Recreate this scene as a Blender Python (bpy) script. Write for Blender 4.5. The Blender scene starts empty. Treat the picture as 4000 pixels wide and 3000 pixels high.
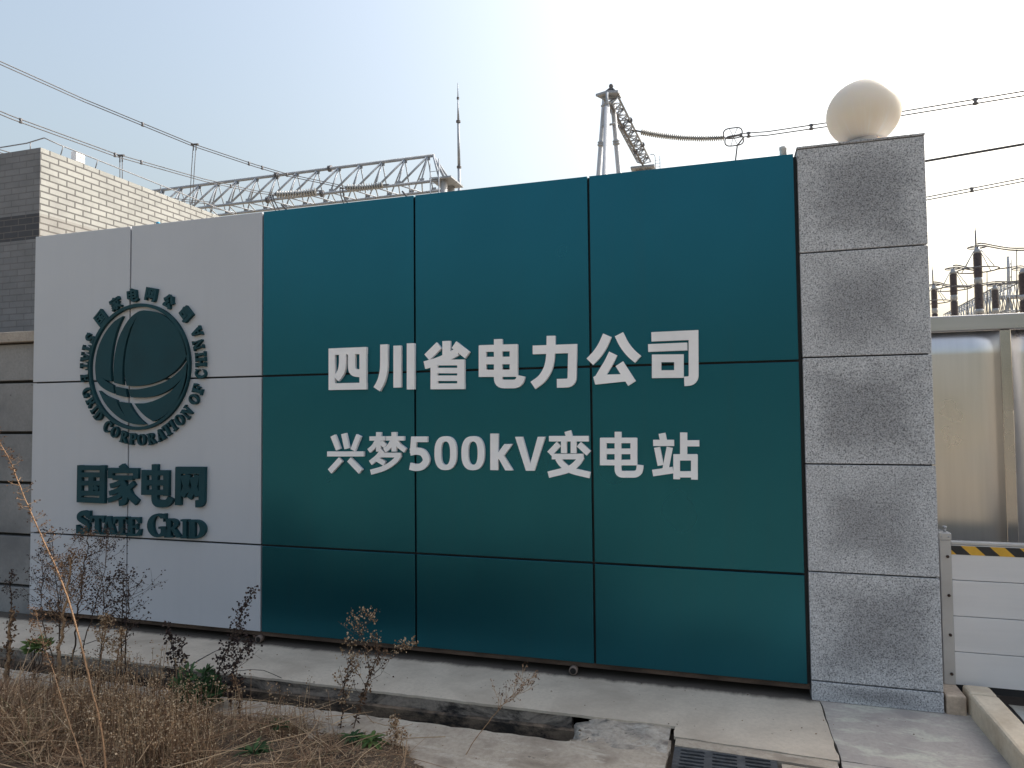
import bpy, bmesh, math, random
from mathutils import Vector, Matrix, geometry
random.seed(7)
PI = math.pi
R = math.radians
S = bpy.context.scene
COL = S.collection

# ------------------------------------------------------------------ camera
CAM = Vector((0.0, -4.28713, 1.61213))
YAW, PITCH, ROLL, FPX = -0.297373, 0.0414868, -0.00980791, 2732.31     # focal length in pixels of a 4000 px wide picture
_fw = Vector((math.sin(YAW)*math.cos(PITCH), math.cos(YAW)*math.cos(PITCH), math.sin(PITCH)))
_r0 = Vector((math.cos(YAW), -math.sin(YAW), 0.0))
_u0 = _r0.cross(_fw)
_rt = math.cos(ROLL)*_r0 + math.sin(ROLL)*_u0
_up = -math.sin(ROLL)*_r0 + math.cos(ROLL)*_u0
cd = bpy.data.cameras.new('camera')
cam = bpy.data.objects.new('camera', cd)
COL.objects.link(cam)
cd.sensor_width = 36.0
cd.sensor_fit = 'HORIZONTAL'
cd.lens = FPX/4000*36
cd.clip_start = 0.05
cd.clip_end = 3000
M = Matrix((( _rt.x, _up.x, -_fw.x, CAM.x), (_rt.y, _up.y, -_fw.y, CAM.y), (_rt.z, _up.z, -_fw.z, CAM.z), (0,0,0,1)))
cam.matrix_world = M
S.camera = cam

def at(u, v, Y=None, Z=None, X=None):
    """world point seen at a survey pixel of the 4000x3000 photograph, on a plane of known X, Y or Z"""
    d = _fw + _rt*((u-2000)/FPX) - _up*((v-1500)/FPX)
    if Y is not None: t = (Y-CAM.y)/d.y
    elif Z is not None: t = (Z-CAM.z)/d.z
    else: t = (X-CAM.x)/d.x
    return CAM + d*t

# ------------------------------------------------------------------ light
SUN_EL, SUN_AZ = 42.0, 47.0          # azimuth measured from +Y towards +X
w = bpy.data.worlds.new('World')
S.world = w
w.use_nodes = True
nt = w.node_tree
bg = nt.nodes['Background']
sky = nt.nodes.new('ShaderNodeTexSky')
sky.sky_type = 'NISHITA'
sky.sun_disc = False
sky.sun_elevation = R(SUN_EL)
sky.sun_rotation = R(SUN_AZ)
sky.altitude = 300
sky.air_density = 1.9
sky.dust_density = 10.0
sky.ozone_density = 3.0
hs = nt.nodes.new('ShaderNodeHueSaturation')          # thin high haze: the sky is paler than a clear one
hs.inputs['Saturation'].default_value = 0.74
nt.links.new(sky.outputs[0], hs.inputs['Color'])
nt.links.new(hs.outputs[0], bg.inputs[0])
bg.inputs[1].default_value = 0.12
sd = bpy.data.lights.new('sun', 'SUN')
sd.energy = 2.0
sd.angle = R(0.5)
sd.color = (1.0, 0.955, 0.89)
sun = bpy.data.objects.new('sun', sd)
COL.objects.link(sun)
sdir = Vector((math.sin(R(SUN_AZ))*math.cos(R(SUN_EL)), math.cos(R(SUN_AZ))*math.cos(R(SUN_EL)), math.sin(R(SUN_EL))))
sun.rotation_euler = sdir.to_track_quat('Z', 'Y').to_euler()
sun.location = (8, 12, 14)
S.view_settings.view_transform = 'Standard'
S.view_settings.look = 'None'
S.view_settings.exposure = 1.12
S.view_settings.gamma = 1.0
S.render.engine = 'CYCLES'
S.cycles.max_bounces = 6

# ------------------------------------------------------------------ materials
def _mat(name):
    m = bpy.data.materials.new(name)
    m.use_nodes = True
    n = m.node_tree
    return m, n, n.nodes['Principled BSDF']

def nd(n, t, **kw):
    x = n.nodes.new(t)
    for k, v in kw.items():
        if k in ('operation', 'blend_type', 'data_type', 'noise_dimensions', 'feature', 'distance', 'attribute_name', 'interpolation'): setattr(x, k, v)
        else: x.inputs[k].default_value = v
    return x

def tc(n, scale=(1,1,1), kind='Object'):
    t = n.nodes.new('ShaderNodeTexCoord')
    mp = n.nodes.new('ShaderNodeMapping')
    mp.inputs['Scale'].default_value = scale
    n.links.new(t.outputs[kind], mp.inputs[0])
    return mp.outputs[0]

def ramp(n, fac, stops):
    r = n.nodes.new('ShaderNodeValToRGB')
    e = r.color_ramp.elements
    while len(e) < len(stops): e.new(0.5)
    for k, (p, c) in enumerate(stops):
        e[k].position = p
        e[k].color = (c, c, c, 1) if isinstance(c, (int, float)) else (*c, 1)
    n.links.new(fac, r.inputs[0])
    return r.outputs[0]

def mix(n, fac, a, b, mode='MIX'):
    x = n.nodes.new('ShaderNodeMix')
    x.data_type = 'RGBA'; x.blend_type = mode
    for s, v in ((x.inputs[0], fac), (x.inputs[6], a), (x.inputs[7], b)):
        if hasattr(v, 'links'): n.links.new(v, s)
        elif isinstance(v, (tuple, list)): s.default_value = (*v, 1)
        else: s.default_value = v
    return x.outputs[2]

def noise(n, vec, scale, detail=4, rough=0.55, dist=0.0):
    x = n.nodes.new('ShaderNodeTexNoise')
    x.inputs['Scale'].default_value = scale; x.inputs['Detail'].default_value = detail
    x.inputs['Roughness'].default_value = rough; x.inputs['Distortion'].default_value = dist
    n.links.new(vec, x.inputs['Vector'])
    return x.outputs[0]

def bump(n, b, h, strength=0.3, dist=0.01):
    x = n.nodes.new('ShaderNodeBump')
    x.inputs['Strength'].default_value = strength; x.inputs['Distance'].default_value = dist
    n.links.new(h, x.inputs['Height']); n.links.new(x.outputs[0], b.inputs['Normal'])

def simple(name, col, rough=0.5, metal=0.0, var=0.12, scale=8.0, stretch=(1,1,1), bmp=0.0, spec=0.5, fine=0):
    """one colour, mottled by two octaves of noise, roughness broken up as well"""
    m, n, b = _mat(name)
    v = tc(n, stretch)
    f = noise(n, v, scale, 6, 0.62)
    lo = tuple(max(0, c*(1-var*1.6)) for c in col); hi = tuple(min(1, c*(1+var*1.2)) for c in col)
    c = ramp(n, f, [(0.28, lo), (0.5, col), (0.74, hi)])
    if fine:
        g = noise(n, v, fine, 2, 0.6)
        c = mix(n, ramp(n, g, [(0.35, 0.0), (0.7, 0.35)]), c, lo)
    n.links.new(c, b.inputs['Base Color'])
    n.links.new(ramp(n, f, [(0.2, max(0.02, rough-0.08)), (0.8, min(1, rough+0.08))]), b.inputs['Roughness'])
    b.inputs['Metallic'].default_value = metal
    b.inputs['Specular IOR Level'].default_value = spec
    if bmp: bump(n, b, noise(n, v, fine or scale*6, 5, 0.6), bmp, 0.01)
    return m

MT = {}
def panel_mat(name, col, rough, dirt, spec, metal=0.0):
    m, n, b = _mat(name)
    v = tc(n)
    big = noise(n, v, 1.3, 4, 0.6)
    streak = noise(n, tc(n, (9, 9, 0.35)), 1.6, 4, 0.6)
    c = mix(n, ramp(n, big, [(0.35, 0.0), (0.75, 0.5)]), col, tuple(x*dirt for x in col))
    c = mix(n, ramp(n, streak, [(0.5, 0.0), (0.8, 0.35)]), c, tuple(x*dirt*0.97+0.01 for x in col))
    n.links.new(c, b.inputs['Base Color'])
    n.links.new(ramp(n, noise(n, v, 1.2, 2, 0.5), [(0.3, rough-0.02), (0.7, rough+0.03)]), b.inputs['Roughness'])
    b.inputs['Specular IOR Level'].default_value = spec
    b.inputs['Metallic'].default_value = metal
    bump(n, b, noise(n, v, 1.6, 1, 0.4), 0.03, 0.02)
    return m
MT['white_panel'] = panel_mat('white_panel', (0.485, 0.505, 0.55), 0.42, 0.90, 0.4)
MT['green_panel'] = panel_mat('green_panel', (0.014, 0.120, 0.165), 0.29, 0.85, 0.5, 0.80)
MT['letter_white'] = simple('letter_white', (0.89, 0.875, 0.885), 0.5, var=0.06, scale=3)
MT['letter_green'] = simple('letter_green', (0.010, 0.050, 0.064), 0.6, var=0.12, scale=4, spec=0.2)
MT['joint'] = simple('joint_sealant', (0.006, 0.009, 0.012), 0.6, var=0.2)
MT['base_dirty'] = simple('dirty_base', (0.10, 0.068, 0.05), 0.9, var=0.5, scale=4, stretch=(1,1,3), bmp=0.3, fine=60)
MT['pipe_plastic'] = simple('pipe_plastic', (0.16, 0.12, 0.10), 0.6, var=0.25)
MT['hole_shade'] = simple('hole_shade_black', (0.012, 0.01, 0.009), 0.95, var=0.2)

def granite(name):
    m, n, b = _mat(name)
    v = tc(n)
    a1 = noise(n, v, 115, 3, 0.75)
    vo = nd(n, 'ShaderNodeTexVoronoi', Scale=185.0)
    n.links.new(v, vo.inputs['Vector'])
    base = ramp(n, a1, [(0.30, (0.10, 0.103, 0.108)), (0.42, (0.35, 0.355, 0.375)), (0.55, (0.55, 0.555, 0.575)), (0.70, (0.70, 0.70, 0.71))])
    base = mix(n, ramp(n, vo.outputs['Color'], [(0.17, 0.65), (0.29, 0.0)]), base, (0.06, 0.06, 0.068))
    # damp stains: strongest inside each slab, drying towards its edges
    g = n.nodes.new('ShaderNodeTexCoord')
    sep = n.nodes.new('ShaderNodeSeparateXYZ')
    n.links.new(g.outputs['Generated'], sep.inputs[0])
    def edge(o):
        s = nd(n, 'ShaderNodeMath', operation='SUBTRACT'); n.links.new(o, s.inputs[0]); s.inputs[1].default_value = 0.5
        ab = nd(n, 'ShaderNodeMath', operation='ABSOLUTE'); n.links.new(s.outputs[0], ab.inputs[0])
        return ab.outputs[0]
    mx = nd(n, 'ShaderNodeMath', operation='MAXIMUM'); n.links.new(edge(sep.outputs[0]), mx.inputs[0]); n.links.new(edge(sep.outputs[2]), mx.inputs[1])
    oi = n.nodes.new('ShaderNodeObjectInfo')
    vv = n.nodes.new('ShaderNodeVectorMath'); vv.operation = 'ADD'; n.links.new(v, vv.inputs[0])
    cx = n.nodes.new('ShaderNodeCombineXYZ')
    mu = nd(n, 'ShaderNodeMath', operation='MULTIPLY'); n.links.new(oi.outputs['Random'], mu.inputs[0]); mu.inputs[1].default_value = 37.0
    n.links.new(mu.outputs[0], cx.inputs[1]); n.links.new(cx.outputs[0], vv.inputs[1])
    blot = noise(n, vv.outputs[0], 4.0, 4, 0.55, 0.4)
    ad = nd(n, 'ShaderNodeMath', operation='MULTIPLY_ADD'); n.links.new(blot, ad.inputs[0]); ad.inputs[1].default_value = 0.55
    inv = nd(n, 'ShaderNodeMath', operation='SUBTRACT'); inv.inputs[0].default_value = 0.5; n.links.new(mx.outputs[0], inv.inputs[1])
    n.links.new(inv.outputs[0], ad.inputs[2])
    damp = ramp(n, ad.outputs[0], [(0.33, 0.0), (0.55, 0.62), (0.8, 0.8)])
    c = mix(n, damp, base, (0.45, 0.45, 0.46), 'MULTIPLY')
    rust = noise(n, vv.outputs[0], 7.0, 3, 0.6)
    c = mix(n, ramp(n, rust, [(0.72, 0.0), (0.8, 0.3)]), c, (0.22, 0.13, 0.08))
    n.links.new(c, b.inputs['Base Color'])
    b.inputs['Roughness'].default_value = 0.55
    bump(n, b, a1, 0.25, 0.004)
    return m
MT['granite'] = granite('grey_granite')

def concrete(name, col, stain, sc=2.0, light=None, bmp=0.35, rough=0.9, foot=False):
    m, n, b = _mat(name)
    v = tc(n)
    a = noise(n, v, sc, 6, 0.62, 0.3)
    f = noise(n, v, 45, 5, 0.7)
    g = noise(n, v, 220, 2, 0.6)
    c = ramp(n, a, [(0.30, stain), (0.53, col), (0.80, tuple(min(1, x*1.16) for x in col))])
    if light:
        l = noise(n, tc(n, (1, 2.6, 1)), 4.2, 6, 0.7, 0.5)
        c = mix(n, ramp(n, l, [(0.52, 0.0), (0.62, 0.75)]), c, light)
    c = mix(n, ramp(n, f, [(0.36, 0.35), (0.56, 0.0)]), c, stain)
    sp = noise(n, v, 28, 2, 0.4)
    c = mix(n, ramp(n, sp, [(0.74, 0.0), (0.78, 0.75)]), c, tuple(x*0.35 for x in col))
    if foot:                                                # shade below the panels painted along the wall foot, mixed with damp dirt
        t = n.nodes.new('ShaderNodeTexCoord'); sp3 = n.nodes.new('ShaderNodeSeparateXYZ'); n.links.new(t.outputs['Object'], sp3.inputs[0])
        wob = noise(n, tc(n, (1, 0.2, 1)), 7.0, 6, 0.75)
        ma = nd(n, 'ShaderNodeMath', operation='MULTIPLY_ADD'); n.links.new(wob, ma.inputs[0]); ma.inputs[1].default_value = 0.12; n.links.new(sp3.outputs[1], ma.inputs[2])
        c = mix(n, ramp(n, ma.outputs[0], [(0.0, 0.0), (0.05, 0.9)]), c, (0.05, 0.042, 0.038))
    n.links.new(c, b.inputs['Base Color'])
    b.inputs['Roughness'].default_value = rough
    b.inputs['Specular IOR Level'].default_value = 0.3
    h = mix(n, 0.35, f, g)
    bump(n, b, h, bmp, 0.006)
    return m
def stained(name, col, dark, sc, cut):
    m, n, b = _mat(name)
    v = tc(n, (1, 1, 2.2))
    a = noise(n, v, sc, 7, 0.72, 0.6); f = noise(n, tc(n), 40, 5, 0.7)
    c = mix(n, ramp(n, f, [(0.35, 0.5), (0.6, 0.0)]), col, tuple(x*0.55 for x in col))
    c = mix(n, ramp(n, a, [(cut-0.05, 0.0), (cut+0.09, 0.95)]), c, dark)
    n.links.new(c, b.inputs['Base Color']); b.inputs['Roughness'].default_value = 0.95
    bump(n, b, f, 0.7, 0.008)
    return m
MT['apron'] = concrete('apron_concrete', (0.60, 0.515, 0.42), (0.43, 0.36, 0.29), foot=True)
MT['apron_new'] = concrete('newer_concrete', (0.429, 0.384, 0.347), (0.286, 0.260, 0.247), 2.6, (0.571, 0.566, 0.473))
MT['strip'] = concrete('strip_concrete', (0.44, 0.375, 0.305), (0.24, 0.195, 0.155), 5.0, (0.54, 0.48, 0.405), 0.6)
MT['patch'] = concrete('rough_patch_concrete', (0.44, 0.385, 0.325), (0.15, 0.13, 0.115), 9.0, (0.58, 0.53, 0.46), 1.0)
MT['ditch'] = stained('ditch_render', (0.23, 0.17, 0.12), (0.016, 0.014, 0.013), 2.3, 0.47)
MT['lip'] = stained('weathered_lip', (0.33, 0.28, 0.235), (0.018, 0.016, 0.016), 3.2, 0.50)
MT['kerb'] = concrete('kerb_concrete', (0.680, 0.579, 0.448), (0.492, 0.394, 0.287), 3.0)
MT['block'] = concrete('block_concrete', (0.605, 0.475, 0.361), (0.336, 0.267, 0.210), 6.0)
MT['wall_concrete'] = concrete('perimeter_concrete', (0.265, 0.262, 0.262), (0.165, 0.165, 0.17), 1.7)
MT['coping'] = concrete('coping_concrete', (0.390, 0.344, 0.300), (0.208, 0.181, 0.162), 3.0)
MT['asphalt'] = concrete('asphalt', (0.05, 0.044, 0.045), (0.03, 0.027, 0.028), 4.0, None, 0.8)
MT['road_paint'] = concrete('road_paint', (0.62, 0.60, 0.55), (0.45, 0.42, 0.38), 5.0)
MT['soil'] = concrete('dry_soil', (0.12, 0.088, 0.062), (0.05, 0.037, 0.028), 6.0, None, 1.0)
MT['iron'] = concrete('cast_iron', (0.075, 0.078, 0.085), (0.035, 0.034, 0.036), 12.0, (0.13, 0.13, 0.135), 0.6, 0.7)

def ground_mat():
    m, n, b = _mat('dry_field')
    v = tc(n)
    a = noise(n, v, 0.35, 8, 0.65)
    f = noise(n, v, 6, 6, 0.7)
    c = ramp(n, a, [(0.3, (0.20, 0.155, 0.11)), (0.5, (0.29, 0.23, 0.165)), (0.7, (0.35, 0.285, 0.21))])
    c = mix(n, ramp(n, f, [(0.35, 0.6), (0.6, 0.0)]), c, (0.14, 0.12, 0.065))
    n.links.new(c, b.inputs['Base Color']); b.inputs['Roughness'].default_value = 1.0
    bump(n, b, f, 0.5, 0.05)
    return m
MT['field'] = ground_mat()
MT['added_hill'] = concrete('added_wooded_hill', (0.055, 0.06, 0.035), (0.025, 0.03, 0.018), 0.6, None, 0.8)

def brick_mat(name, axis, c1, c2, mortar, band=None, msize=0.008):
    m, n, b = _mat(name)
    t = n.nodes.new('ShaderNodeTexCoord')
    sep = n.nodes.new('ShaderNodeSeparateXYZ'); n.links.new(t.outputs['Object'], sep.inputs[0])
    cb = n.nodes.new('ShaderNodeCombineXYZ')
    n.links.new(sep.outputs[axis], cb.inputs[0]); n.links.new(sep.outputs[2], cb.inputs[1])
    br = n.nodes.new('ShaderNodeTexBrick')
    br.inputs['Scale'].default_value = 1.0
    br.inputs['Mortar Size'].default_value = msize
    br.inputs['Mortar Smooth'].default_value = 0.1
    br.inputs['Brick Width'].default_value = 0.235
    br.inputs['Row Height'].default_value = 0.0775
    br.inputs['Color1'].default_value = (*c1, 1); br.inputs['Color2'].default_value = (*c2, 1); br.inputs['Mortar'].default_value = (*mortar, 1)
    n.links.new(cb.outputs[0], br.inputs['Vector'])
    c = br.outputs['Color']
    if band:
        gt = nd(n, 'ShaderNodeMath', operation='GREATER_THAN'); n.links.new(sep.outputs[2], gt.inputs[0]); gt.inputs[1].default_value = band[0]
        lt = nd(n, 'ShaderNodeMath', operation='LESS_THAN'); n.links.new(sep.outputs[2], lt.inputs[0]); lt.inputs[1].default_value = band[1]
        mm = nd(n, 'ShaderNodeMath', operation='MULTIPLY'); n.links.new(gt.outputs[0], mm.inputs[0]); n.links.new(lt.outputs[0], mm.inputs[1])
        c2_ = mix(n, br.outputs['Fac'], band[2], band[3])
        c = mix(n, mm.outputs[0], c, c2_)
    f = noise(n, t.outputs['Object'], 3.0, 6, 0.65)
    c = mix(n, ramp(n, f, [(0.35, 0.45), (0.6, 0.0)]), c, (0.62, 0.62, 0.62), 'MULTIPLY')
    fn = noise(n, t.outputs['Object'], 90, 3, 0.6)
    c = mix(n, ramp(n, fn, [(0.3, 0.25), (0.6, 0.0)]), c, (0.5, 0.5, 0.5), 'MULTIPLY')
    n.links.new(c, b.inputs['Base Color']); b.inputs['Roughness'].default_value = 0.75
    iv = nd(n, 'ShaderNodeMath', operation='SUBTRACT'); iv.inputs[0].default_value = 1.0; n.links.new(br.outputs['Fac'], iv.inputs[1])
    bump(n, b, iv.outputs[0], 0.6, 0.008)
    return m
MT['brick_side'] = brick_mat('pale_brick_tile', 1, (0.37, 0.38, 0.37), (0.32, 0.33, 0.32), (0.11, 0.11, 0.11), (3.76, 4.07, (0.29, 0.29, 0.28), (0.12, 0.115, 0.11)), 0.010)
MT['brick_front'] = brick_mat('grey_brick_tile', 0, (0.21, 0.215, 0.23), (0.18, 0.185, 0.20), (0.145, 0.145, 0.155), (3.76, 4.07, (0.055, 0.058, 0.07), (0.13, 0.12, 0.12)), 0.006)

MT['galv'] = simple('galvanised_steel', (0.31, 0.34, 0.385), 0.6, 0.1, var=0.15, scale=2.5)
MT['galv_pale'] = simple('pale_painted_steel', (0.46, 0.47, 0.49), 0.5, 0.1, var=0.10, scale=1.5)
MT['galv_dark'] = simple('weathered_steel', (0.14, 0.14, 0.155), 0.6, 0.15, var=0.2, scale=2.5)
MT['wire'] = simple('aluminium_wire', (0.10, 0.10, 0.11), 0.6, 0.1, var=0.1)
MT['porcelain'] = simple('grey_porcelain', (0.36, 0.37, 0.375), 0.4, var=0.1, scale=6)
MT['brown_porcelain'] = simple('dark_glazed_porcelain', (0.10, 0.085, 0.10), 0.3, var=0.2, scale=6)
MT['flange'] = simple('flange_metal', (0.40, 0.41, 0.43), 0.45, 0.5, var=0.15)
MT['pipe_rail'] = simple('rail_steel', (0.22, 0.23, 0.25), 0.5, 0.2, var=0.1)

def stainless(name, col, rough, stretch):
    m, n, b = _mat(name)
    v = tc(n, stretch)
    f = noise(n, v, 30, 4, 0.6)
    big = noise(n, tc(n), 2.0, 4, 0.6)
    n.links.new(ramp(n, f, [(0.3, tuple(c*0.92 for c in col)), (0.7, col)]), b.inputs['Base Color'])
    n.links.new(ramp(n, big, [(0.3, rough-0.04), (0.7, rough+0.06)]), b.inputs['Roughness'])
    b.inputs['Metallic'].default_value = 1.0
    bump(n, b, f, 0.025, 0.001)
    return m
MT['stainless'] = stainless('brushed_stainless', (0.66, 0.64, 0.63), 0.30, (1, 1, 0.04))
MT['stainless_h'] = stainless('brushed_stainless_rail', (0.50, 0.495, 0.50), 0.30, (0.04, 1, 1))
MT['stainless_post'] = stainless('brushed_stainless_post', (0.52, 0.505, 0.50), 0.24, (1, 1, 0.04))
MT['alu'] = simple('barrier_aluminium', (0.74, 0.72, 0.72), 0.38, 0.15, var=0.06, scale=2, stretch=(0.3,1,3))
MT['alu_post'] = simple('barrier_post_aluminium', (0.52, 0.50, 0.485), 0.42, 0.3, var=0.1, scale=3)
MT['rubber'] = simple('black_rubber', (0.012, 0.012, 0.014), 0.7, var=0.2)
MT['rust_bolt'] = simple('rusty_bolt', (0.07, 0.045, 0.035), 0.8, 0.2, var=0.3, scale=60)

def hazard():
    m, n, b = _mat('hazard_tape')
    t = n.nodes.new('ShaderNodeTexCoord')
    sep = n.nodes.new('ShaderNodeSeparateXYZ'); n.links.new(t.outputs['Object'], sep.inputs[0])
    a = nd(n, 'ShaderNodeMath', operation='ADD'); n.links.new(sep.outputs[0], a.inputs[0]); n.links.new(sep.outputs[2], a.inputs[1])
    s = nd(n, 'ShaderNodeMath', operation='DIVIDE'); n.links.new(a.outputs[0], s.inputs[0]); s.inputs[1].default_value = 0.139
    fr = nd(n, 'ShaderNodeMath', operation='FRACT'); n.links.new(s.outputs[0], fr.inputs[0])
    g = nd(n, 'ShaderNodeMath', operation='GREATER_THAN'); n.links.new(fr.outputs[0], g.inputs[0]); g.inputs[1].default_value = 0.5
    f = noise(n, t.outputs['Object'], 14, 4, 0.6)
    y = ramp(n, f, [(0.3, (0.62, 0.33, 0.03)), (0.7, (0.74, 0.42, 0.05))])
    k = ramp(n, f, [(0.3, (0.018, 0.018, 0.02)), (0.7, (0.035, 0.033, 0.035))])
    n.links.new(mix(n, g.outputs[0], y, k), b.inputs['Base Color']); b.inputs['Roughness'].default_value = 0.45
    return m
MT['hazard'] = hazard()

def globe_mat():
    m, n, b = _mat('aged_opal_globe')
    t = n.nodes.new('ShaderNodeTexCoord')
    sep = n.nodes.new('ShaderNodeSeparateXYZ'); n.links.new(t.outputs['Object'], sep.inputs[0])
    at2 = nd(n, 'ShaderNodeMath', operation='ARCTAN2'); n.links.new(sep.outputs[1], at2.inputs[0]); n.links.new(sep.outputs[0], at2.inputs[1])
    cb = n.nodes.new('ShaderNodeCombineXYZ')
    mu = nd(n, 'ShaderNodeMath', operation='MULTIPLY'); n.links.new(at2.outputs[0], mu.inputs[0]); mu.inputs[1].default_value = 7.0
    mz = nd(n, 'ShaderNodeMath', operation='MULTIPLY'); n.links.new(sep.outputs[2], mz.inputs[0]); mz.inputs[1].default_value = 3.0
    n.links.new(mu.outputs[0], cb.inputs[0]); n.links.new(mz.outputs[0], cb.inputs[1])
    streak = noise(n, cb.outputs[0], 1.6, 4, 0.7)
    ad_ = nd(n, 'ShaderNodeMath', operation='ADD'); n.links.new(sep.outputs[2], ad_.inputs[0]); ad_.inputs[1].default_value = 0.2
    low = ramp(n, ad_.outputs[0], [(0.06, 1.0), (0.24, 0.0)])
    fac = mix(n, 1.0, ramp(n, streak, [(0.50, 0.0), (0.66, 0.9)]), low, 'MULTIPLY')
    c = mix(n, fac, (0.93, 0.885, 0.82), (0.97, 0.955, 0.93))
    n.links.new(c, b.inputs['Base Color'])
    b.inputs['Roughness'].default_value = 0.4
    b.inputs['Subsurface Weight'].default_value = 0.3
    b.inputs['Subsurface Radius'].default_value = (0.12, 0.09, 0.06)
    tr = n.nodes.new('ShaderNodeBsdfTranslucent')
    n.links.new(c, tr.inputs[0])
    ms = n.nodes.new('ShaderNodeMixShader'); ms.inputs[0].default_value = 0.45
    out = n.nodes['Material Output']
    n.links.new(b.outputs[0], ms.inputs[1]); n.links.new(tr.outputs[0], ms.inputs[2]); n.links.new(ms.outputs[0], out.inputs[0])
    return m
MT['globe'] = globe_mat()
MT['zinc'] = simple('zinc_collar', (0.45, 0.45, 0.46), 0.5, 0.5, var=0.25, scale=12)
MT['blue_plastic'] = simple('blue_tarpaulin', (0.02, 0.30, 0.52), 0.35, var=0.25, scale=30)
MT['white_plastic'] = simple('white_pipe_plastic', (0.62, 0.60, 0.57), 0.5, var=0.12, scale=20)

def plant_mat(name, cols, rough=0.9, trans=0.25):
    """leaf, blade or seed colour: each blade carries its own tint in the attribute 'tint'"""
    m, n, b = _mat(name)
    a = nd(n, 'ShaderNodeAttribute', attribute_name='tint')
    c = ramp(n, a.outputs['Fac'], [(k/(len(cols)-1), cc) for k, cc in enumerate(cols)])
    f = noise(n, tc(n), 60, 3, 0.6)
    c = mix(n, ramp(n, f, [(0.3, 0.4), (0.6, 0.0)]), c, (0.5, 0.45, 0.4), 'MULTIPLY')
    n.links.new(c, b.inputs['Base Color'])
    b.inputs['Roughness'].default_value = rough
    b.inputs['Specular IOR Level'].default_value = 0.2
    tr = n.nodes.new('ShaderNodeBsdfTranslucent'); n.links.new(c, tr.inputs[0])
    ms = n.nodes.new('ShaderNodeMixShader'); ms.inputs[0].default_value = trans
    n.links.new(b.outputs[0], ms.inputs[1]); n.links.new(tr.outputs[0], ms.inputs[2]); n.links.new(ms.outputs[0], n.nodes['Material Output'].inputs[0])
    return m
MT['dry_grass'] = plant_mat('dry_grass', [(0.10, 0.060, 0.040), (0.25, 0.155, 0.10), (0.36, 0.25, 0.16), (0.56, 0.43, 0.29), (0.12, 0.135, 0.06)])
MT['dark_stem'] = plant_mat('dark_dead_stem', [(0.045, 0.034, 0.03), (0.085, 0.062, 0.05), (0.15, 0.105, 0.075)], 0.9, 0.05)
MT['tan_stem'] = plant_mat('tan_dead_stem', [(0.26, 0.155, 0.09), (0.36, 0.23, 0.14), (0.44, 0.31, 0.20)], 0.8, 0.05)
MT['brown_seed'] = plant_mat('brown_seed_head', [(0.07, 0.045, 0.035), (0.16, 0.095, 0.06), (0.28, 0.18, 0.115)])
MT['dark_seed'] = plant_mat('dark_seed_head', [(0.03, 0.022, 0.026), (0.06, 0.045, 0.045), (0.12, 0.085, 0.07)])
MT['pale_seed'] = plant_mat('pale_seed_head', [(0.22, 0.13, 0.08), (0.40, 0.28, 0.17), (0.66, 0.54, 0.40)])
MT['leaf'] = plant_mat('green_leaf', [(0.020, 0.050, 0.024), (0.045, 0.095, 0.040), (0.085, 0.15, 0.06)], 0.6, 0.3)
MT['leaf_light'] = plant_mat('light_green_leaf', [(0.06, 0.11, 0.035), (0.12, 0.19, 0.06), (0.18, 0.26, 0.09)], 0.6, 0.3)

# ------------------------------------------------------------------ mesh builder
def wloc(o):
    v = Vector((0, 0, 0))
    while o is not None:
        v = v + o.location; o = o.parent
    return v

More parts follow.
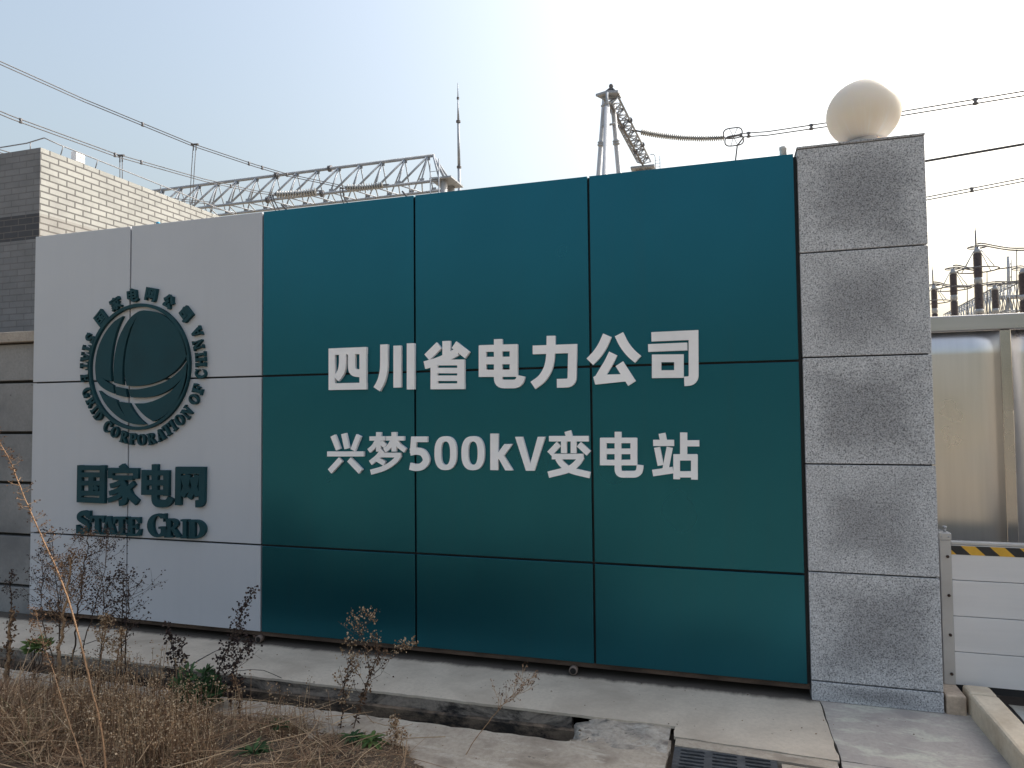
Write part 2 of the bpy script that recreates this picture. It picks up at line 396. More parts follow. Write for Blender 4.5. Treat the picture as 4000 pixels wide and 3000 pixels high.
class MB:
    def __init__(s): s.v = []; s.f = []; s.t = []; s.sm = []; s.tint = 0.5
    def quad(s, pts, smooth=False):
        k = len(s.v); s.v += [Vector(p) for p in pts]; s.f.append(tuple(range(k, k+len(pts)))); s.t.append(s.tint); s.sm.append(smooth)
        return s
    def raw(s, vs, fs, smooth=False):
        k = len(s.v); s.v += [Vector(p) for p in vs]
        for f in fs: s.f.append(tuple(k+i for i in f)); s.t.append(s.tint); s.sm.append(smooth)
        return s
    def box(s, x0, x1, y0, y1, z0, z1, b=0.0):
        if b <= 0:
            vs = [(x, y, z) for z in (z0, z1) for y in (y0, y1) for x in (x0, x1)]
            return s.raw(vs, [(0,2,3,1), (4,5,7,6), (0,1,5,4), (2,6,7,3), (0,4,6,2), (1,3,7,5)])
        bm = bmesh.new(); bmesh.ops.create_cube(bm, size=1.0)
        for v in bm.verts: v.co = Vector(((x0+x1)/2+v.co.x*(x1-x0), (y0+y1)/2+v.co.y*(y1-y0), (z0+z1)/2+v.co.z*(z1-z0)))
        bmesh.ops.bevel(bm, geom=bm.edges[:], offset=b, segments=2, affect='EDGES', profile=0.5)
        bm.verts.index_update()
        s.raw([v.co.copy() for v in bm.verts], [tuple(v.index for v in f.verts) for f in bm.faces]); bm.free()
        return s
    def tube(s, pts, r, seg=8, cap=True):
        pts = [Vector(p) for p in pts]; n = len(pts)
        rs = r if isinstance(r, (list, tuple)) else [r]*n
        k = len(s.v); ref = None
        for i, p in enumerate(pts):
            d = (pts[min(i+1, n-1)]-pts[max(i-1, 0)]).normalized()
            if ref is None:
                ref = d.cross(Vector((0, 0, 1)))
                if ref.length < 0.05: ref = d.cross(Vector((1, 0, 0)))
            ref = (ref - d*ref.dot(d)).normalized(); q = d.cross(ref)
            for j in range(seg):
                a = 2*PI*j/seg; s.v.append(p + (ref*math.cos(a)+q*math.sin(a))*rs[i])
        for i in range(n-1):
            for j in range(seg):
                a = k+i*seg+j; b_ = k+i*seg+(j+1) % seg
                s.f.append((a, b_, b_+seg, a+seg)); s.t.append(s.tint); s.sm.append(seg > 4)
        if cap:
            s.f.append(tuple(k+j for j in range(seg-1, -1, -1))); s.t.append(s.tint); s.sm.append(False)
            s.f.append(tuple(k+(n-1)*seg+j for j in range(seg))); s.t.append(s.tint); s.sm.append(False)
        return s
    def lathe(s, p0, axis, prof, seg=16):
        """prof: (distance along the axis, radius)"""
        p0 = Vector(p0); d = Vector(axis).normalized()
        ref = d.cross(Vector((0, 0, 1)))
        if ref.length < 0.05: ref = Vector((1, 0, 0))
        ref.normalize(); q = d.cross(ref); k = len(s.v)
        for t, r in prof:
            for j in range(seg):
                a = 2*PI*j/seg; s.v.append(p0 + d*t + (ref*math.cos(a)+q*math.sin(a))*max(r, 1e-4))
        for i in range(len(prof)-1):
            for j in range(seg):
                a = k+i*seg+j; b_ = k+i*seg+(j+1) % seg
                s.f.append((a, b_, b_+seg, a+seg)); s.t.append(s.tint); s.sm.append(True)
        s.f.append(tuple(k+j for j in range(seg-1, -1, -1))); s.t.append(s.tint); s.sm.append(False)
        s.f.append(tuple(k+(len(prof)-1)*seg+j for j in range(seg))); s.t.append(s.tint); s.sm.append(False)
        return s
    def ring(s, c, rad, r, ax=(0, 0, 1), seg=32, tseg=8, sx=1.0):
        d = Vector(ax).normalized(); ref = d.cross(Vector((0, 1, 0)))
        if ref.length < 0.05: ref = Vector((1, 0, 0))
        ref.normalize(); q = d.cross(ref); c = Vector(c); k = len(s.v)
        for i in range(seg):
            a = 2*PI*i/seg; o = (ref*math.cos(a)*sx + q*math.sin(a))
            for j in range(tseg):
                b_ = 2*PI*j/tseg; s.v.append(c + o*rad + (o.normalized()*math.cos(b_) + d*math.sin(b_))*r)
        for i in range(seg):
            for j in range(tseg):
                s.f.append((k+i*tseg+j, k+((i+1) % seg)*tseg+j, k+((i+1) % seg)*tseg+(j+1) % tseg, k+i*tseg+(j+1) % tseg)); s.t.append(s.tint); s.sm.append(True)
        return s
    def prism(s, poly, z0, z1):
        """polygon (x, y) in plan, extruded from z0 to z1"""
        n = len(poly); k = len(s.v)
        s.v += [Vector((x, y, z0)) for x, y in poly] + [Vector((x, y, z1)) for x, y in poly]
        tri = geometry.tessellate_polygon([[Vector((x, y, 0)) for x, y in poly]])
        for a, b_, c in tri:
            s.f.append((k+n+a, k+n+b_, k+n+c)); s.f.append((k+c, k+b_, k+a)); s.t += [s.tint]*2; s.sm += [False]*2
        for i in range(n):
            j = (i+1) % n; s.f.append((k+i, k+j, k+n+j, k+n+i)); s.t.append(s.tint); s.sm.append(False)
        return s
    def build(s, name, mat, parent=None, recalc=True):
        me = bpy.data.meshes.new(name)
        off = wloc(parent) if parent is not None else Vector((0, 0, 0))
        me.from_pydata([tuple(p-off) for p in s.v], [], s.f)
        me.update()
        if recalc:
            bm = bmesh.new(); bm.from_mesh(me); bmesh.ops.recalc_face_normals(bm, faces=bm.faces[:]); bm.to_mesh(me); bm.free()
        at_ = me.attributes.new('tint', 'FLOAT', 'FACE')
        at_.data.foreach_set('value', s.t)
        me.polygons.foreach_set('use_smooth', s.sm)
        me.materials.append(MT[mat])
        o = bpy.data.objects.new(name, me); COL.objects.link(o)
        if parent is not None: o.parent = parent
        return o

def tag(o, label=None, cat=None, group=None, kind=None):
    if label: o['label'] = label
    if cat: o['category'] = cat
    if group: o['group'] = group
    if kind: o['kind'] = kind
    return o
def thing(name, label, cat, loc, group=None):
    o = bpy.data.objects.new(name, None); COL.objects.link(o)
    o.location = loc; o.empty_display_size = 0.2
    return tag(o, label, cat, group)
def struct(o, label=None): return tag(o, label, None, None, 'structure')
def lerp(a, b, t): return Vector(a)*(1-t) + Vector(b)*t
def sag(a, b, s, n=16):
    return [lerp(a, b, i/n) - Vector((0, 0, s*4*(i/n)*(1-i/n))) for i in range(n+1)]

# ------------------------------------------------------------------ the ground
def jitter(poly, step=0.06, amp=0.006, seed=1, skip=()):
    """break the edges of a plan polygon into short uneven pieces"""
    rnd = random.Random(seed); out = []
    for i, a in enumerate(poly):
        b = poly[(i+1) % len(poly)]; a = Vector(a); b = Vector(b); out.append(tuple(a))
        if i in skip: continue
        n = max(1, int((b-a).length/step)); d = (b-a).normalized(); q = Vector((-d.y, d.x))
        for k in range(1, n):
            p = a + (b-a)*(k/n) + q*rnd.uniform(-amp, amp); out.append((p.x, p.y))
    return out

g = MB()
DX0, DX1, DY0, DY1 = -12.0, -0.40, -0.86, -0.45     # opening of the ditch
for (x0, x1, y0, y1) in ((-600, DX0, -600, 900), (DX1, 600, -600, 900), (DX0, DX1, -600, DY0), (DX0, DX1, DY1, 900)):
    g.quad([(x0, y0, -0.06), (x1, y0, -0.06), (x1, y1, -0.06), (x0, y1, -0.06)])
struct(g.build('ground', 'field'), 'dry tan open ground around the walls')

g = MB()
d = MB().box(-12, -0.41, -0.585, -0.51, -0.34, -0.0755).box(-12, -0.41, -0.90, -0.805, -0.34, -0.075).box(-12, -0.41, -0.81, -0.59, -0.40, -0.33)
d.box(-0.44, -0.38, -0.86, -0.54, -0.34, -0.062)
struct(d.build('drain_ditch', 'ditch'), 'narrow open drain ditch below the concrete apron')

a = MB()
a.prism(jitter([(-12, -0.562), (-0.286, -0.552), (-0.286, -0.668), (0.462, -0.706), (0.452, 0.30), (-12, 0.30)], 0.05, 0.004, 3, (4, 5)), -0.014, 0.0)
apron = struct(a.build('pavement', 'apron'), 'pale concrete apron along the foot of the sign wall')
# weathered lip under the front edge of the apron
lip = MB().prism(jitter([(-12, -0.556), (-0.83, -0.548), (-0.83, -0.50), (-12, -0.50)], 0.04, 0.005, 8, (1, 2, 3)), -0.075, -0.0145)
struct(lip.build('pavement_edge', 'lip'), 'weathered edge of the concrete apron over the ditch')
a = MB().prism(jitter([(0.468, -0.708), (1.20, -0.74), (1.20, -1.9), (0.46, -1.9)], 0.05, 0.003, 5), -0.055, -0.002)
a.prism(jitter([(0.459, 0.28), (0.470, -0.702), (1.20, -0.734), (1.20, 0.28)], 0.05, 0.004, 4), -0.055, -0.001)
struct(a.build('pavement', 'apron_new'), 'grey newer concrete pavement in front of the granite pillar')
a = MB().prism(jitter([(-0.276, -0.676), (0.450, -0.715), (0.450, -0.790), (-0.276, -0.750)], 0.05, 0.003, 6), -0.055, -0.004)
a.prism([(0.205, -0.80), (0.45, -0.81), (0.45, -1.9), (0.205, -1.9)], -0.055, -0.005)
a.prism([(-0.276, -1.16), (0.195, -1.16), (0.195, -1.9), (-0.276, -1.9)], -0.055, -0.005)
struct(a.build('pavement', 'strip'), 'narrow concrete strip around the drain grate')
struct(MB().box(-0.40, 1.21, -1.95, -0.5, -0.058, -0.045).build('pavement_base', 'soil'), 'dark soil showing in the pavement joints')
a = MB().prism(jitter([(-12, -1.9), (-0.318, -1.9), (-0.300, -0.668), (-0.42, -0.66), (-0.80, -0.818), (-1.6, -0.822), (-2.6, -0.826), (-12, -0.83)], 0.045, 0.007, 9, (0, 7)), -0.075, -0.022)
struct(a.build('pavement', 'strip'), 'cracked concrete strip on the near side of the ditch')
# rough mortar patch that closes the end of the ditch: an uneven slab
def patch():
    m = MB(); rnd = random.Random(4); nx, ny = 34, 16; vs = []
    for j in range(ny+1):
        for i in range(nx+1):
            t, s_ = i/nx, j/ny
            y0 = -0.828 + 0.012*math.sin(9*t); y1 = -0.535 - 0.02*(1-t)
            x = -0.82 + 0.51*t + (0.018*math.sin(7*s_)+0.03*rnd.random())*(1-t)**2*1.6 + 0.05*s_*(1-t)
            y = y0 + (y1-y0)*s_
            z = -0.0205 + 0.004*math.sin(13*t+5*s_) + rnd.uniform(-0.003, 0.003) + 0.012*s_*s_
            if j == 0: z = -0.06
            if i == 0: z = -0.10
            vs.append((x, y, z))
    fs = [(j*(nx+1)+i, j*(nx+1)+i+1, (j+1)*(nx+1)+i+1, (j+1)*(nx+1)+i) for j in range(ny) for i in range(nx)]
    m.raw(vs, fs, True)
    return m
p_ = patch().build('ditch_patch', 'patch', None, False)
struct(p_, 'rough mortar patch closing the end of the ditch')

cr = MB()
def crack(pts, w0, seed):
    r_ = random.Random(seed); P = [at(u, v, Z=0.0) for u, v in pts]; out = []
    for a_, b_ in zip(P, P[1:]):
        for k in range(8): out.append(lerp(a_, b_, k/8))
    out.append(P[-1]); L_, R_ = [], []
    for k, q in enumerate(out):
        d_ = (out[min(k+1, len(out)-1)]-out[max(k-1, 0)]).normalized(); n_ = Vector((-d_.y, d_.x, 0)); w_ = w0*r_.uniform(.55, 1.2)*(1-0.5*k/len(out))
        L_.append((q+n_*w_).to_2d()); R_.append((q-n_*w_*r_.uniform(.6, 1.1)).to_2d())
    cr.prism([tuple(q) for q in L_] + [tuple(q) for q in reversed(R_)], 0.0005, 0.0022)
c4_ = lambda x, y: (400+x*.3616, 2400+y*.3616)
crack([c4_(945,555), c4_(1090,470), c4_(1220,400), c4_(1330,365)], 0.007, 1)
crack([(325,2520), (400,2493), (462,2474)], 0.005, 2)
crack([c4_(1440,615), c4_(1600,598), c4_(1740,606), c4_(1850,650), c4_(1936,690)], 0.003, 3)
struct(cr.build('pavement_crack', 'joint'), 'dark sealed cracks across the concrete apron')

# near soil bank carrying the dry grass
def edge_y(x):
    pts = [(-7, -1.03), (-3.2, -1.02), (-2.4, -1.00), (-1.9, -1.05), (-1.53, -1.10), (-1.36, -1.26), (-1.15, -1.6), (-1.0, -2.2), (-0.9, -4.0)]
    for (x0, y0), (x1, y1) in zip(pts, pts[1:]):
        if x <= x1: return y0 + (y1-y0)*(x-x0)/(x1-x0)
    return -9.0
def soil_z(x, y):
    d = edge_y(x) - y
    n = 0.012*math.sin(7.3*x+1.7*y)*math.sin(5.1*y-2*x) + 0.008*math.sin(19*x-11*y) + 0.005*math.sin(37*x+29*y)
    return min(0.055, 0.22*d) - 0.025 + n*(1 if d > 0.05 else 0.3)
def soil():
    nx, ny = 150, 90; vs = []
    for j in range(ny+1):
        for i in range(nx+1):
            x = -7 + 6.2*i/nx; y = -3.9 + 3.1*j/ny
            vs.append((x, y, max(-0.07, soil_z(x, y))))
    fs = [(j*(nx+1)+i, j*(nx+1)+i+1, (j+1)*(nx+1)+i+1, (j+1)*(nx+1)+i) for j in range(ny) for i in range(nx)
          if max(vs[j*(nx+1)+i][2], vs[j*(nx+1)+i+1][2], vs[(j+1)*(nx+1)+i+1][2]) > -0.065]
    return MB().raw(vs, fs, True)
struct(soil().build('ground', 'soil'), 'bank of dry brown soil under the weeds')

# road through the gate, kerb and its marking
struct(MB().quad([(1.312, -5.4, -0.030), (12, -5.4, -0.030), (12, 40, -0.030), (1.312, 40, -0.030)]).build('road', 'asphalt'), 'dark asphalt entrance road')
rm = MB()
for y in (-0.62, 0.3):
    rm.prism(jitter([(1.455, y-0.85), (1.60, y-0.85), (1.60, y-0.02), (1.455, y-0.02)], 0.05, 0.004, 11), -0.029, -0.026)
rm.prism([(1.205, -1.9), (1.312, -1.9), (1.312, -0.745), (1.205, -0.745)], -0.03, -0.012)
struct(rm.build('road_marking', 'road_paint'), 'worn white paint on the entrance road')
def kerb_stone(name, y0, y1, label):
    m = MB().box(1.188, 1.318, y0, y1, -0.05, 0.118, 0.016)
    return tag(m.build(name, 'kerb'), label, 'kerb stone', 'kerb stones beside the entrance road')
kerb_stone('kerb_stone', -0.730, -0.012, 'long pale concrete kerb stone in front of the white flood barrier')
kerb_stone('kerb_stone', -0.006, 0.125, 'short kerb stone tucked under the white flood barrier')
tag(MB().box(1.078, 1.172, -0.015, 0.20, -0.03, 0.098, 0.007).build('concrete_block', 'block'), 'small rough concrete block between granite pillar and kerb', 'block')

# cast iron grate with real slots
def grate():
    m = MB(); X0, X1, Y0, Y1 = -0.276, 0.186, -1.15, -0.762
    holes = []
    for c in range(3):
        xa = X0 + 0.028 + c*0.146
        for r_ in range(11):
            y = Y1 - 0.028 - r_*0.0335
            h = []
            for k in range(7): a_ = PI/2 + PI*k/6; h.append((xa+0.009+0.009*math.cos(a_), y+0.009*math.sin(a_)))
            for k in range(7): a_ = -PI/2 + PI*k/6; h.append((xa+0.105+0.009*math.cos(a_), y+0.009*math.sin(a_)))
            holes.append(h)
    outer = [(X0, Y0), (X1, Y0), (X1, Y1), (X0, Y1)]
    loops = [outer] + holes
    flat = [p for l in loops for p in l]
    tri = geometry.tessellate_polygon([[Vector((x, y, 0)) for x, y in l] for l in loops])
    zt, zb = -0.006, -0.030
    n = len(flat)
    vs = [(x, y, zt) for x, y in flat] + [(x, y, zb) for x, y in flat]
    fs = [tuple(t) for t in tri] + [tuple(n+i for i in reversed(t)) for t in tri]
    k = 0
    for l in loops:
        L = len(l)
        for i in range(L): fs.append((k+i, k+(i+1) % L, n+k+(i+1) % L, n+k+i))
        k += L
    m.raw(vs, fs)
    return m
tag(grate().build('drain_grate', 'iron'), 'dark cast iron drain grate with rows of long slots', 'drain grate')
tag(MB().prism([(-0.27, -1.14), (0.18, -1.14), (0.18, -0.77), (-0.27, -0.77)], -0.044, -0.040).build('pit_shade_sheet', 'hole_shade'), 'black sheet for the dark depth under the slotted drain grate', 'pit shade sheet')  # flat black sheet stands in for the shade below the slots
bpy.data.objects['pit_shade_sheet']['kind'] = 'structure'

# unseen wooded ridge behind the camera, added to darken reflections in the panels
def ridge(pts, depth, seed, z0=-0.3):
    rnd = random.Random(seed); m = MB(); n = 90; vs = []
    rows = 9
    for j in range(rows):
        s_ = j/(rows-1)
        for i in range(n+1):
            t = i/n*(len(pts)-1); k = min(int(t), len(pts)-2); f = t-k
            p = lerp(pts[k], pts[k+1], f)
            h = p.z*math.sin(PI*s_)**0.8*(1+0.12*math.sin(i*0.9+seed)+0.10*math.sin(i*2.3)) + rnd.uniform(-0.25, 0.25)*(0 < s_ < 1)
            vs.append((p.x + rnd.uniform(-.4, .4), p.y - depth*(s_-0.5), max(z0, h) if 0 < s_ < 1 else z0))
    fs = [(j*(n+1)+i, j*(n+1)+i+1, (j+1)*(n+1)+i+1, (j+1)*(n+1)+i) for j in range(rows-1) for i in range(n)]
    return m.raw(vs, fs, True)
struct(ridge([(-130, -90, 9), (-70, -80, 11), (-20, -74, 8.5), (30, -78, 7.5), (90, -84, 9), (150, -95, 9)], 30, 3).build('added_hills', 'added_hill'), 'unseen low wooded ridge added for dark reflections in the panels')

# ------------------------------------------------------------------ sign wall
VX = [-5.383, -4.403, -3.198, -1.993, -0.801, 0.398]
HZ = [0.079, 0.688, 1.895, 3.093]
GAP = 0.0065
wall = thing('sign_wall', 'long white and dark green panelled entrance wall with raised lettering', 'sign wall', (-2.49, 0.05, 0))
wb = MB().box(VX[0]+0.01, VX[5]+0.018, 0.024, 0.22, 0.0775, HZ[3]-0.012)
wb.build('backing_wall', 'joint', wall)
MB().box(VX[0]+0.02, VX[5]+0.015, 0.16, 0.21, -0.002, 0.0770).build('plinth', 'base_dirty', wall)
MB().box(VX[0]+0.02, VX[5]+0.015, 0.018, 0.155, 0.046, 0.0770).build('base_angle', 'base_dirty', wall)
rnd = random.Random(2)
for i in range(5):
    for j in range(3):
        x0, x1 = VX[i] + (GAP if i else 0), VX[i+1] - (GAP if i < 4 else 0)
        z0, z1 = HZ[j] + (GAP if j else 0), HZ[j+1] - (GAP if j < 2 else 0)
        y = rnd.uniform(-0.0012, 0.0012)
        p = MB().box(x0, x1, y, y+0.0232, z0, z1, 0.0022).build('white_panel' if i < 2 else 'green_panel', 'white_panel' if i < 2 else 'green_panel', wall)
MB().box(VX[0]+0.001, VX[5], 0.0245, 0.225, HZ[3]-0.011, HZ[3]-0.002, 0.002).build('coping', 'joint', wall)
for u, v in ((2241, 2603), (1016, 2492)):
    c = at(u, v, Y=0.0)
    prof = [(0, 0.024), (0.05, 0.024), (0.05, 0.019), (0.0, 0.019), (0.0, 0.0235)]
    pp = MB().lathe((c.x, -0.022, 0.030), (0, 1, 0), [(0, 0.0185), (0, 0.026), (0.038, 0.026), (0.038, 0.0185), (0.001, 0.0185)], 20).build('weep_pipe', 'pipe_plastic', wall)
    MB().lathe((c.x, -0.0228, 0.030), (0, 1, 0), [(0, 0.0185), (0.02, 0.0185)], 16).build('bore_shade_disc', 'hole_shade', pp)  # black disc stands in for the shade inside the pipe

# ---- lettering: strokes in the wall plane, united and given thickness
def crom(pts, n=7):
    P = [Vector(p[:2]) for p in pts]
    if len(P) < 3: return P
    P = [P[0]*2-P[1]] + P + [P[-1]*2-P[-2]]; out = []
    for i in range(1, len(P)-2):
        p0, p1, p2, p3 = P[i-1:i+3]
        for k in range(n):
            t = k/n
            out.append(0.5*((2*p1) + (p2-p0)*t + (2*p0-5*p1+4*p2-p3)*t*t + (3*p1-p0-3*p2+p3)*t**3))
    out.append(P[-2]); return out
def fillet(pts, n=6):
    out = []
    for i, p in enumerate(pts):
        q = Vector(p[:2])
        if len(p) < 3 or i in (0, len(pts)-1): out.append(q); continue
        a = Vector(pts[i-1][:2]); b = Vector(pts[i+1][:2])
        r = min(p[2], (a-q).length*0.9, (b-q).length*0.9)
        s_ = q+(a-q).normalized()*r; e = q+(b-q).normalized()*r
        for k in range(n+1):
            t = k/n; out.append(s_*(1-t)**2 + q*2*t*(1-t) + e*t*t)
    return out
def stroke_quads(pts, wd):
    n = len(pts); L = []; Rr = []
    for i in range(n):
        d0 = (pts[i]-pts[i-1]).normalized() if i else (pts[1]-pts[0]).normalized()
        d1 = (pts[i+1]-pts[i]).normalized() if i < n-1 else d0
        t = (d0+d1); t = t.normalized() if t.length > 1e-6 else d0
        q = Vector((-t.y, t.x)); c = max(0.45, q.dot(Vector((-d1.y, d1.x))))
        L.append(pts[i]+q*(wd/2/c)); Rr.append(pts[i]-q*(wd/2/c))
    out = []
    for i in range(n-1):
        q = [L[i], L[i+1], Rr[i+1], Rr[i]]; out.append([q[k] for k in geometry.convex_hull_2d(q)])
    return out
# a glyph is a list of items: (width, points) straight/filleted, ('c', width, points) curved, ('p', points) plain polygon
def glyph_polys(items, f, ws=1.0):
    out = []
    for it in items:
        if it[0] == 'p':
            out.append([Vector(f(*p)) for p in it[1]])
        elif it[0] == 'o':                                   # closed band between two ovals
            cx, cy, ox, oy, ix, iy, e = it[1:]
            def oval(ax, ay, k): 
                t = 2*PI*k/40; c_, s_ = math.cos(t), math.sin(t)
                return Vector(f(cx+ax*math.copysign(abs(c_)**(2/e), c_), cy+ay*math.copysign(abs(s_)**(2/e), s_)))
            for k in range(40): out.append([oval(ox, oy, k), oval(ox, oy, k+1), oval(ix, iy, k+1), oval(ix, iy, k)])
        else:
            if it[0] == 'c': wd, pts = it[1], crom(it[2])
            else: wd, pts = it[0], fillet(it[1])
            out += stroke_quads([Vector(f(*p)) for p in pts], wd*ws)
    return out
def unite(polys):
    vs = []; fs = []
    for p in polys:
        if sum(a.x*b.y-a.y*b.x for a, b in zip(p, p[1:]+p[:1])) < 0: p = p[::-1]
        k = len(vs); vs += [Vector((q.x, q.y)) for q in p]; fs.append(list(range(k, k+len(p))))
    v, e, f, ov, oe, of = geometry.delaunay_2d_cdt(vs, [], fs, 0, 1e-5)
    return v, [t for t, o in zip(f, of) if o]
def raised(polys, name, mat, parent, yf, yb=0.0008):
    """solid relief letter: front face at y = yf (towards the viewer), back on the panel"""
    v, tris = unite(polys)
    bm = bmesh.new(); vv = {}
    used = sorted({i for t in tris for i in t})
    off = wloc(parent)
    for i in used: vv[i] = bm.verts.new((v[i].x-off.x, yf-off.y, v[i].y-off.z))
    for t in tris:
        try: bm.faces.new([vv[i] for i in t])
        except ValueError: pass
    bm.normal_update()
    for f in bm.faces:
        if f.normal.y > 0: f.normal_flip()
    bmesh.ops.dissolve_limit(bm, angle_limit=0.01, verts=bm.verts[:], edges=bm.edges[:])
    ed = [e for e in bm.edges if e.is_boundary]
    r = bmesh.ops.extrude_edge_only(bm, edges=ed)
    for q in r['geom']:
        if isinstance(q, bmesh.types.BMVert): q.co.y = yb-off.y
    bmesh.ops.recalc_face_normals(bm, faces=bm.faces[:])
    me = bpy.data.meshes.new(name); bm.to_mesh(me); bm.free()
    # make the front faces look towards the viewer
    me.materials.append(MT[mat])
    o = bpy.data.objects.new(name, me); COL.objects.link(o); o.parent = parent
    return o
def crop(x0, y0, s_, yf):
    def f(x, y):
        p = at(x0+x*s_, y0+y*s_, Y=yf); return (p.x, p.z)
    return f
YF = -0.026
T1 = crop(1200, 1250, .39177, YF); T2 = crop(2000, 1250, .39177, YF)
SG = crop(250, 1750, .27125, YF); LG = crop(250, 1050, .45208, YF)
ROW1 = [
 (T1, 'character', [(.048,[(243,287),(243,697)]), (.046,[(214,317),(588,302)]), (.050,[(553,274),(553,691)]), (.046,[(214,665),(588,658)]),
   ('c',.053,[(350,335),(350,430),(339,500),(318,545),(285,585)]), (.053,[(441,335),(441,529,60),(530,529)])]),
 (T1, 'character', [('c',.055,[(764,243),(764,400),(760,500),(745,575),(725,630),(692,690)]), (.055,[(896,255),(896,673)]), (.055,[(1030,232),(1030,692)])]),
 (T1, 'character', [(.055,[(1386,209),(1386,350)]), (.053,[(1313,252),(1192,372)]), (.053,[(1462,246),(1596,350)]),
   ('c',.052,[(1494,317),(1400,368),(1290,415),(1168,450)]), (.050,[(1264,425),(1264,690)]), (.050,[(1531,394),(1531,686)]),
   (.038,[(1236,424),(1566,422)]), (.0355,[(1264,504),(1531,504)]), (.0355,[(1264,580),(1531,580)]), (.038,[(1236,662),(1568,660)])]),
 (T1, 'character', [(.050,[(1746,254),(1746,567)]), (.052,[(2057,243),(2057,560)]), (.044,[(1715,285),(2092,274)]), (.048,[(1746,405),(2057,402)]),
   (.046,[(1715,532),(2092,529)]), (.055,[(1902,190),(1902,638,60),(2112,638,60),(2130,556)])]),
 (T2, 'character', [('c',.055,[(387,157),(386,250),(383,340),(372,430),(345,510),(290,590),(208,652)]), (.055,[(206,298),(603,284),(596,628,60),(447,631)])]),
 (T2, 'character', [('c',.057,[(950,152),(900,260),(842,345),(775,416)]), ('c',.056,[(1065,142),(1115,240),(1180,325),(1256,392)]),
   ('c',.055,[(1008,333),(960,430),(905,520),(858,600)]), ('p',[(809,570),(850,545),(1105,540),(1150,610),(830,643)]), (.054,[(1069,436),(1195,632)])]),
 (T2, 'character', [(.056,[(1390,167),(1809,149),(1811,606,60),(1717,611)]), (.046,[(1357,279),(1748,263)]),
   (.055,[(1441,344),(1441,578)]), (.055,[(1664,342),(1664,573)]), (.046,[(1400,382),(1706,380)]), (.046,[(1400,540),(1706,537)])]),
]
ROW2 = [
 (T1, 'character', [(.037,[(253,1153),(308,1292)]), (.037,[(361,1133),(393,1283)]), (.037,[(511,1150),(452,1298)]), (.034,[(198,1336),(560,1336)]),
   (.039,[(331,1391),(222,1510)]), (.039,[(415,1391),(530,1512)])]),
 (T1, 'character', [(.029,[(620,1182),(776,1181)]), (.035,[(709,1118),(709,1312)]), ('c',.032,[(695,1205),(660,1262),(612,1306)]), (.032,[(732,1218),(778,1260)]),
   (.029,[(785,1181),(963,1181)]), (.035,[(863,1118),(863,1312)]), ('c',.032,[(848,1205),(815,1262),(770,1302)]), ('c',.032,[(878,1205),(915,1255),(975,1302)]),
   ('c',.034,[(750,1302),(700,1365),(628,1425)]), (.031,[(725,1347),(930,1347)]), ('c',.035,[(912,1345),(872,1405),(770,1475),(632,1518)]), (.033,[(695,1388),(768,1432)])]),
 (T1, 'numeral', [(.037,[(1036,1190),(1195,1190)]), (.040,[(1063,1168),(1050,1330)]),
   ('c',.047,[(1026,1318),(1090,1308),(1150,1325),(1184,1385),(1172,1430),(1130,1464),(1075,1470),(1022,1458)])]),
 (T1, 'numeral', [('o',1378,1328,110,169,47,117,2.5)]),
 (T1, 'numeral', [('o',1651,1328,114,170,48,117,2.5)]),
 (T1, 'letter', [(.052,[(1863,1133),(1863,1497)]), ('p',[(1893,1335),(1965,1237),(2047,1237),(1957,1358),(1893,1396)]), ('p',[(1910,1385),(1957,1352),(2050,1500),(1975,1500)])]),
 (T2, 'letter', [('p',[(30,1165),(103,1165),(181,1435),(138,1503)]), ('p',[(181,1435),(256,1165),(330,1165),(222,1503)]), ('p',[(138,1503),(181,1435),(222,1503)])]),
 (T2, 'character', [(.040,[(553,1108),(570,1168)]), (.034,[(368,1184),(762,1184)]), (.036,[(516,1190),(516,1328)]), (.036,[(613,1190),(613,1328)]),
   (.038,[(465,1236),(373,1334)]), (.038,[(665,1238),(763,1330)]), (.034,[(396,1362),(712,1362)]),
   ('c',.040,[(690,1362),(650,1425),(560,1490),(362,1543)]), ('c',.038,[(455,1378),(500,1440),(590,1500),(776,1548)])]),
 (T2, 'character', [(.040,[(909,1178),(909,1447)]), (.040,[(1214,1178),(1214,1447)]), (.033,[(881,1201),(1242,1201)]), (.033,[(909,1310),(1214,1310)]),
   (.033,[(881,1422),(1242,1422)]), (.040,[(1056,1115),(1056,1539,50),(1268,1539,60),(1277,1447)])]),
 (T2, 'character', [(.040,[(1494,1130),(1510,1205)]), (.037,[(1407,1226),(1615,1226)]), (.036,[(1446,1270),(1482,1450)]), (.036,[(1572,1270),(1528,1500)]),
   (.038,[(1402,1527),(1606,1497)]), (.041,[(1711,1122),(1711,1360)]), (.036,[(1711,1230),(1867,1230)]), (.038,[(1641,1342),(1641,1588)]), (.038,[(1818,1342),(1818,1592)]),
   (.037,[(1614,1370),(1845,1370)]), (.036,[(1641,1540),(1818,1540)])]),
]
for row in (ROW1, ROW2):
    for f, nm, it in row: raised(glyph_polys(it, f), nm, 'letter_white', wall, YF)
GUO = [('p',[(188,248),(252,248),(248,783),(180,778)]), (.037,[(188,284),(590,290)]), (.050,[(549,250),(542,800)]), (.040,[(182,746),(580,762)]),
   (.037,[(240,388),(520,389)]), (.035,[(240,508),(520,508)]), (.037,[(240,652),(515,655)]), (.050,[(386,388),(384,655)]), (.036,[(425,560),(488,600)])]
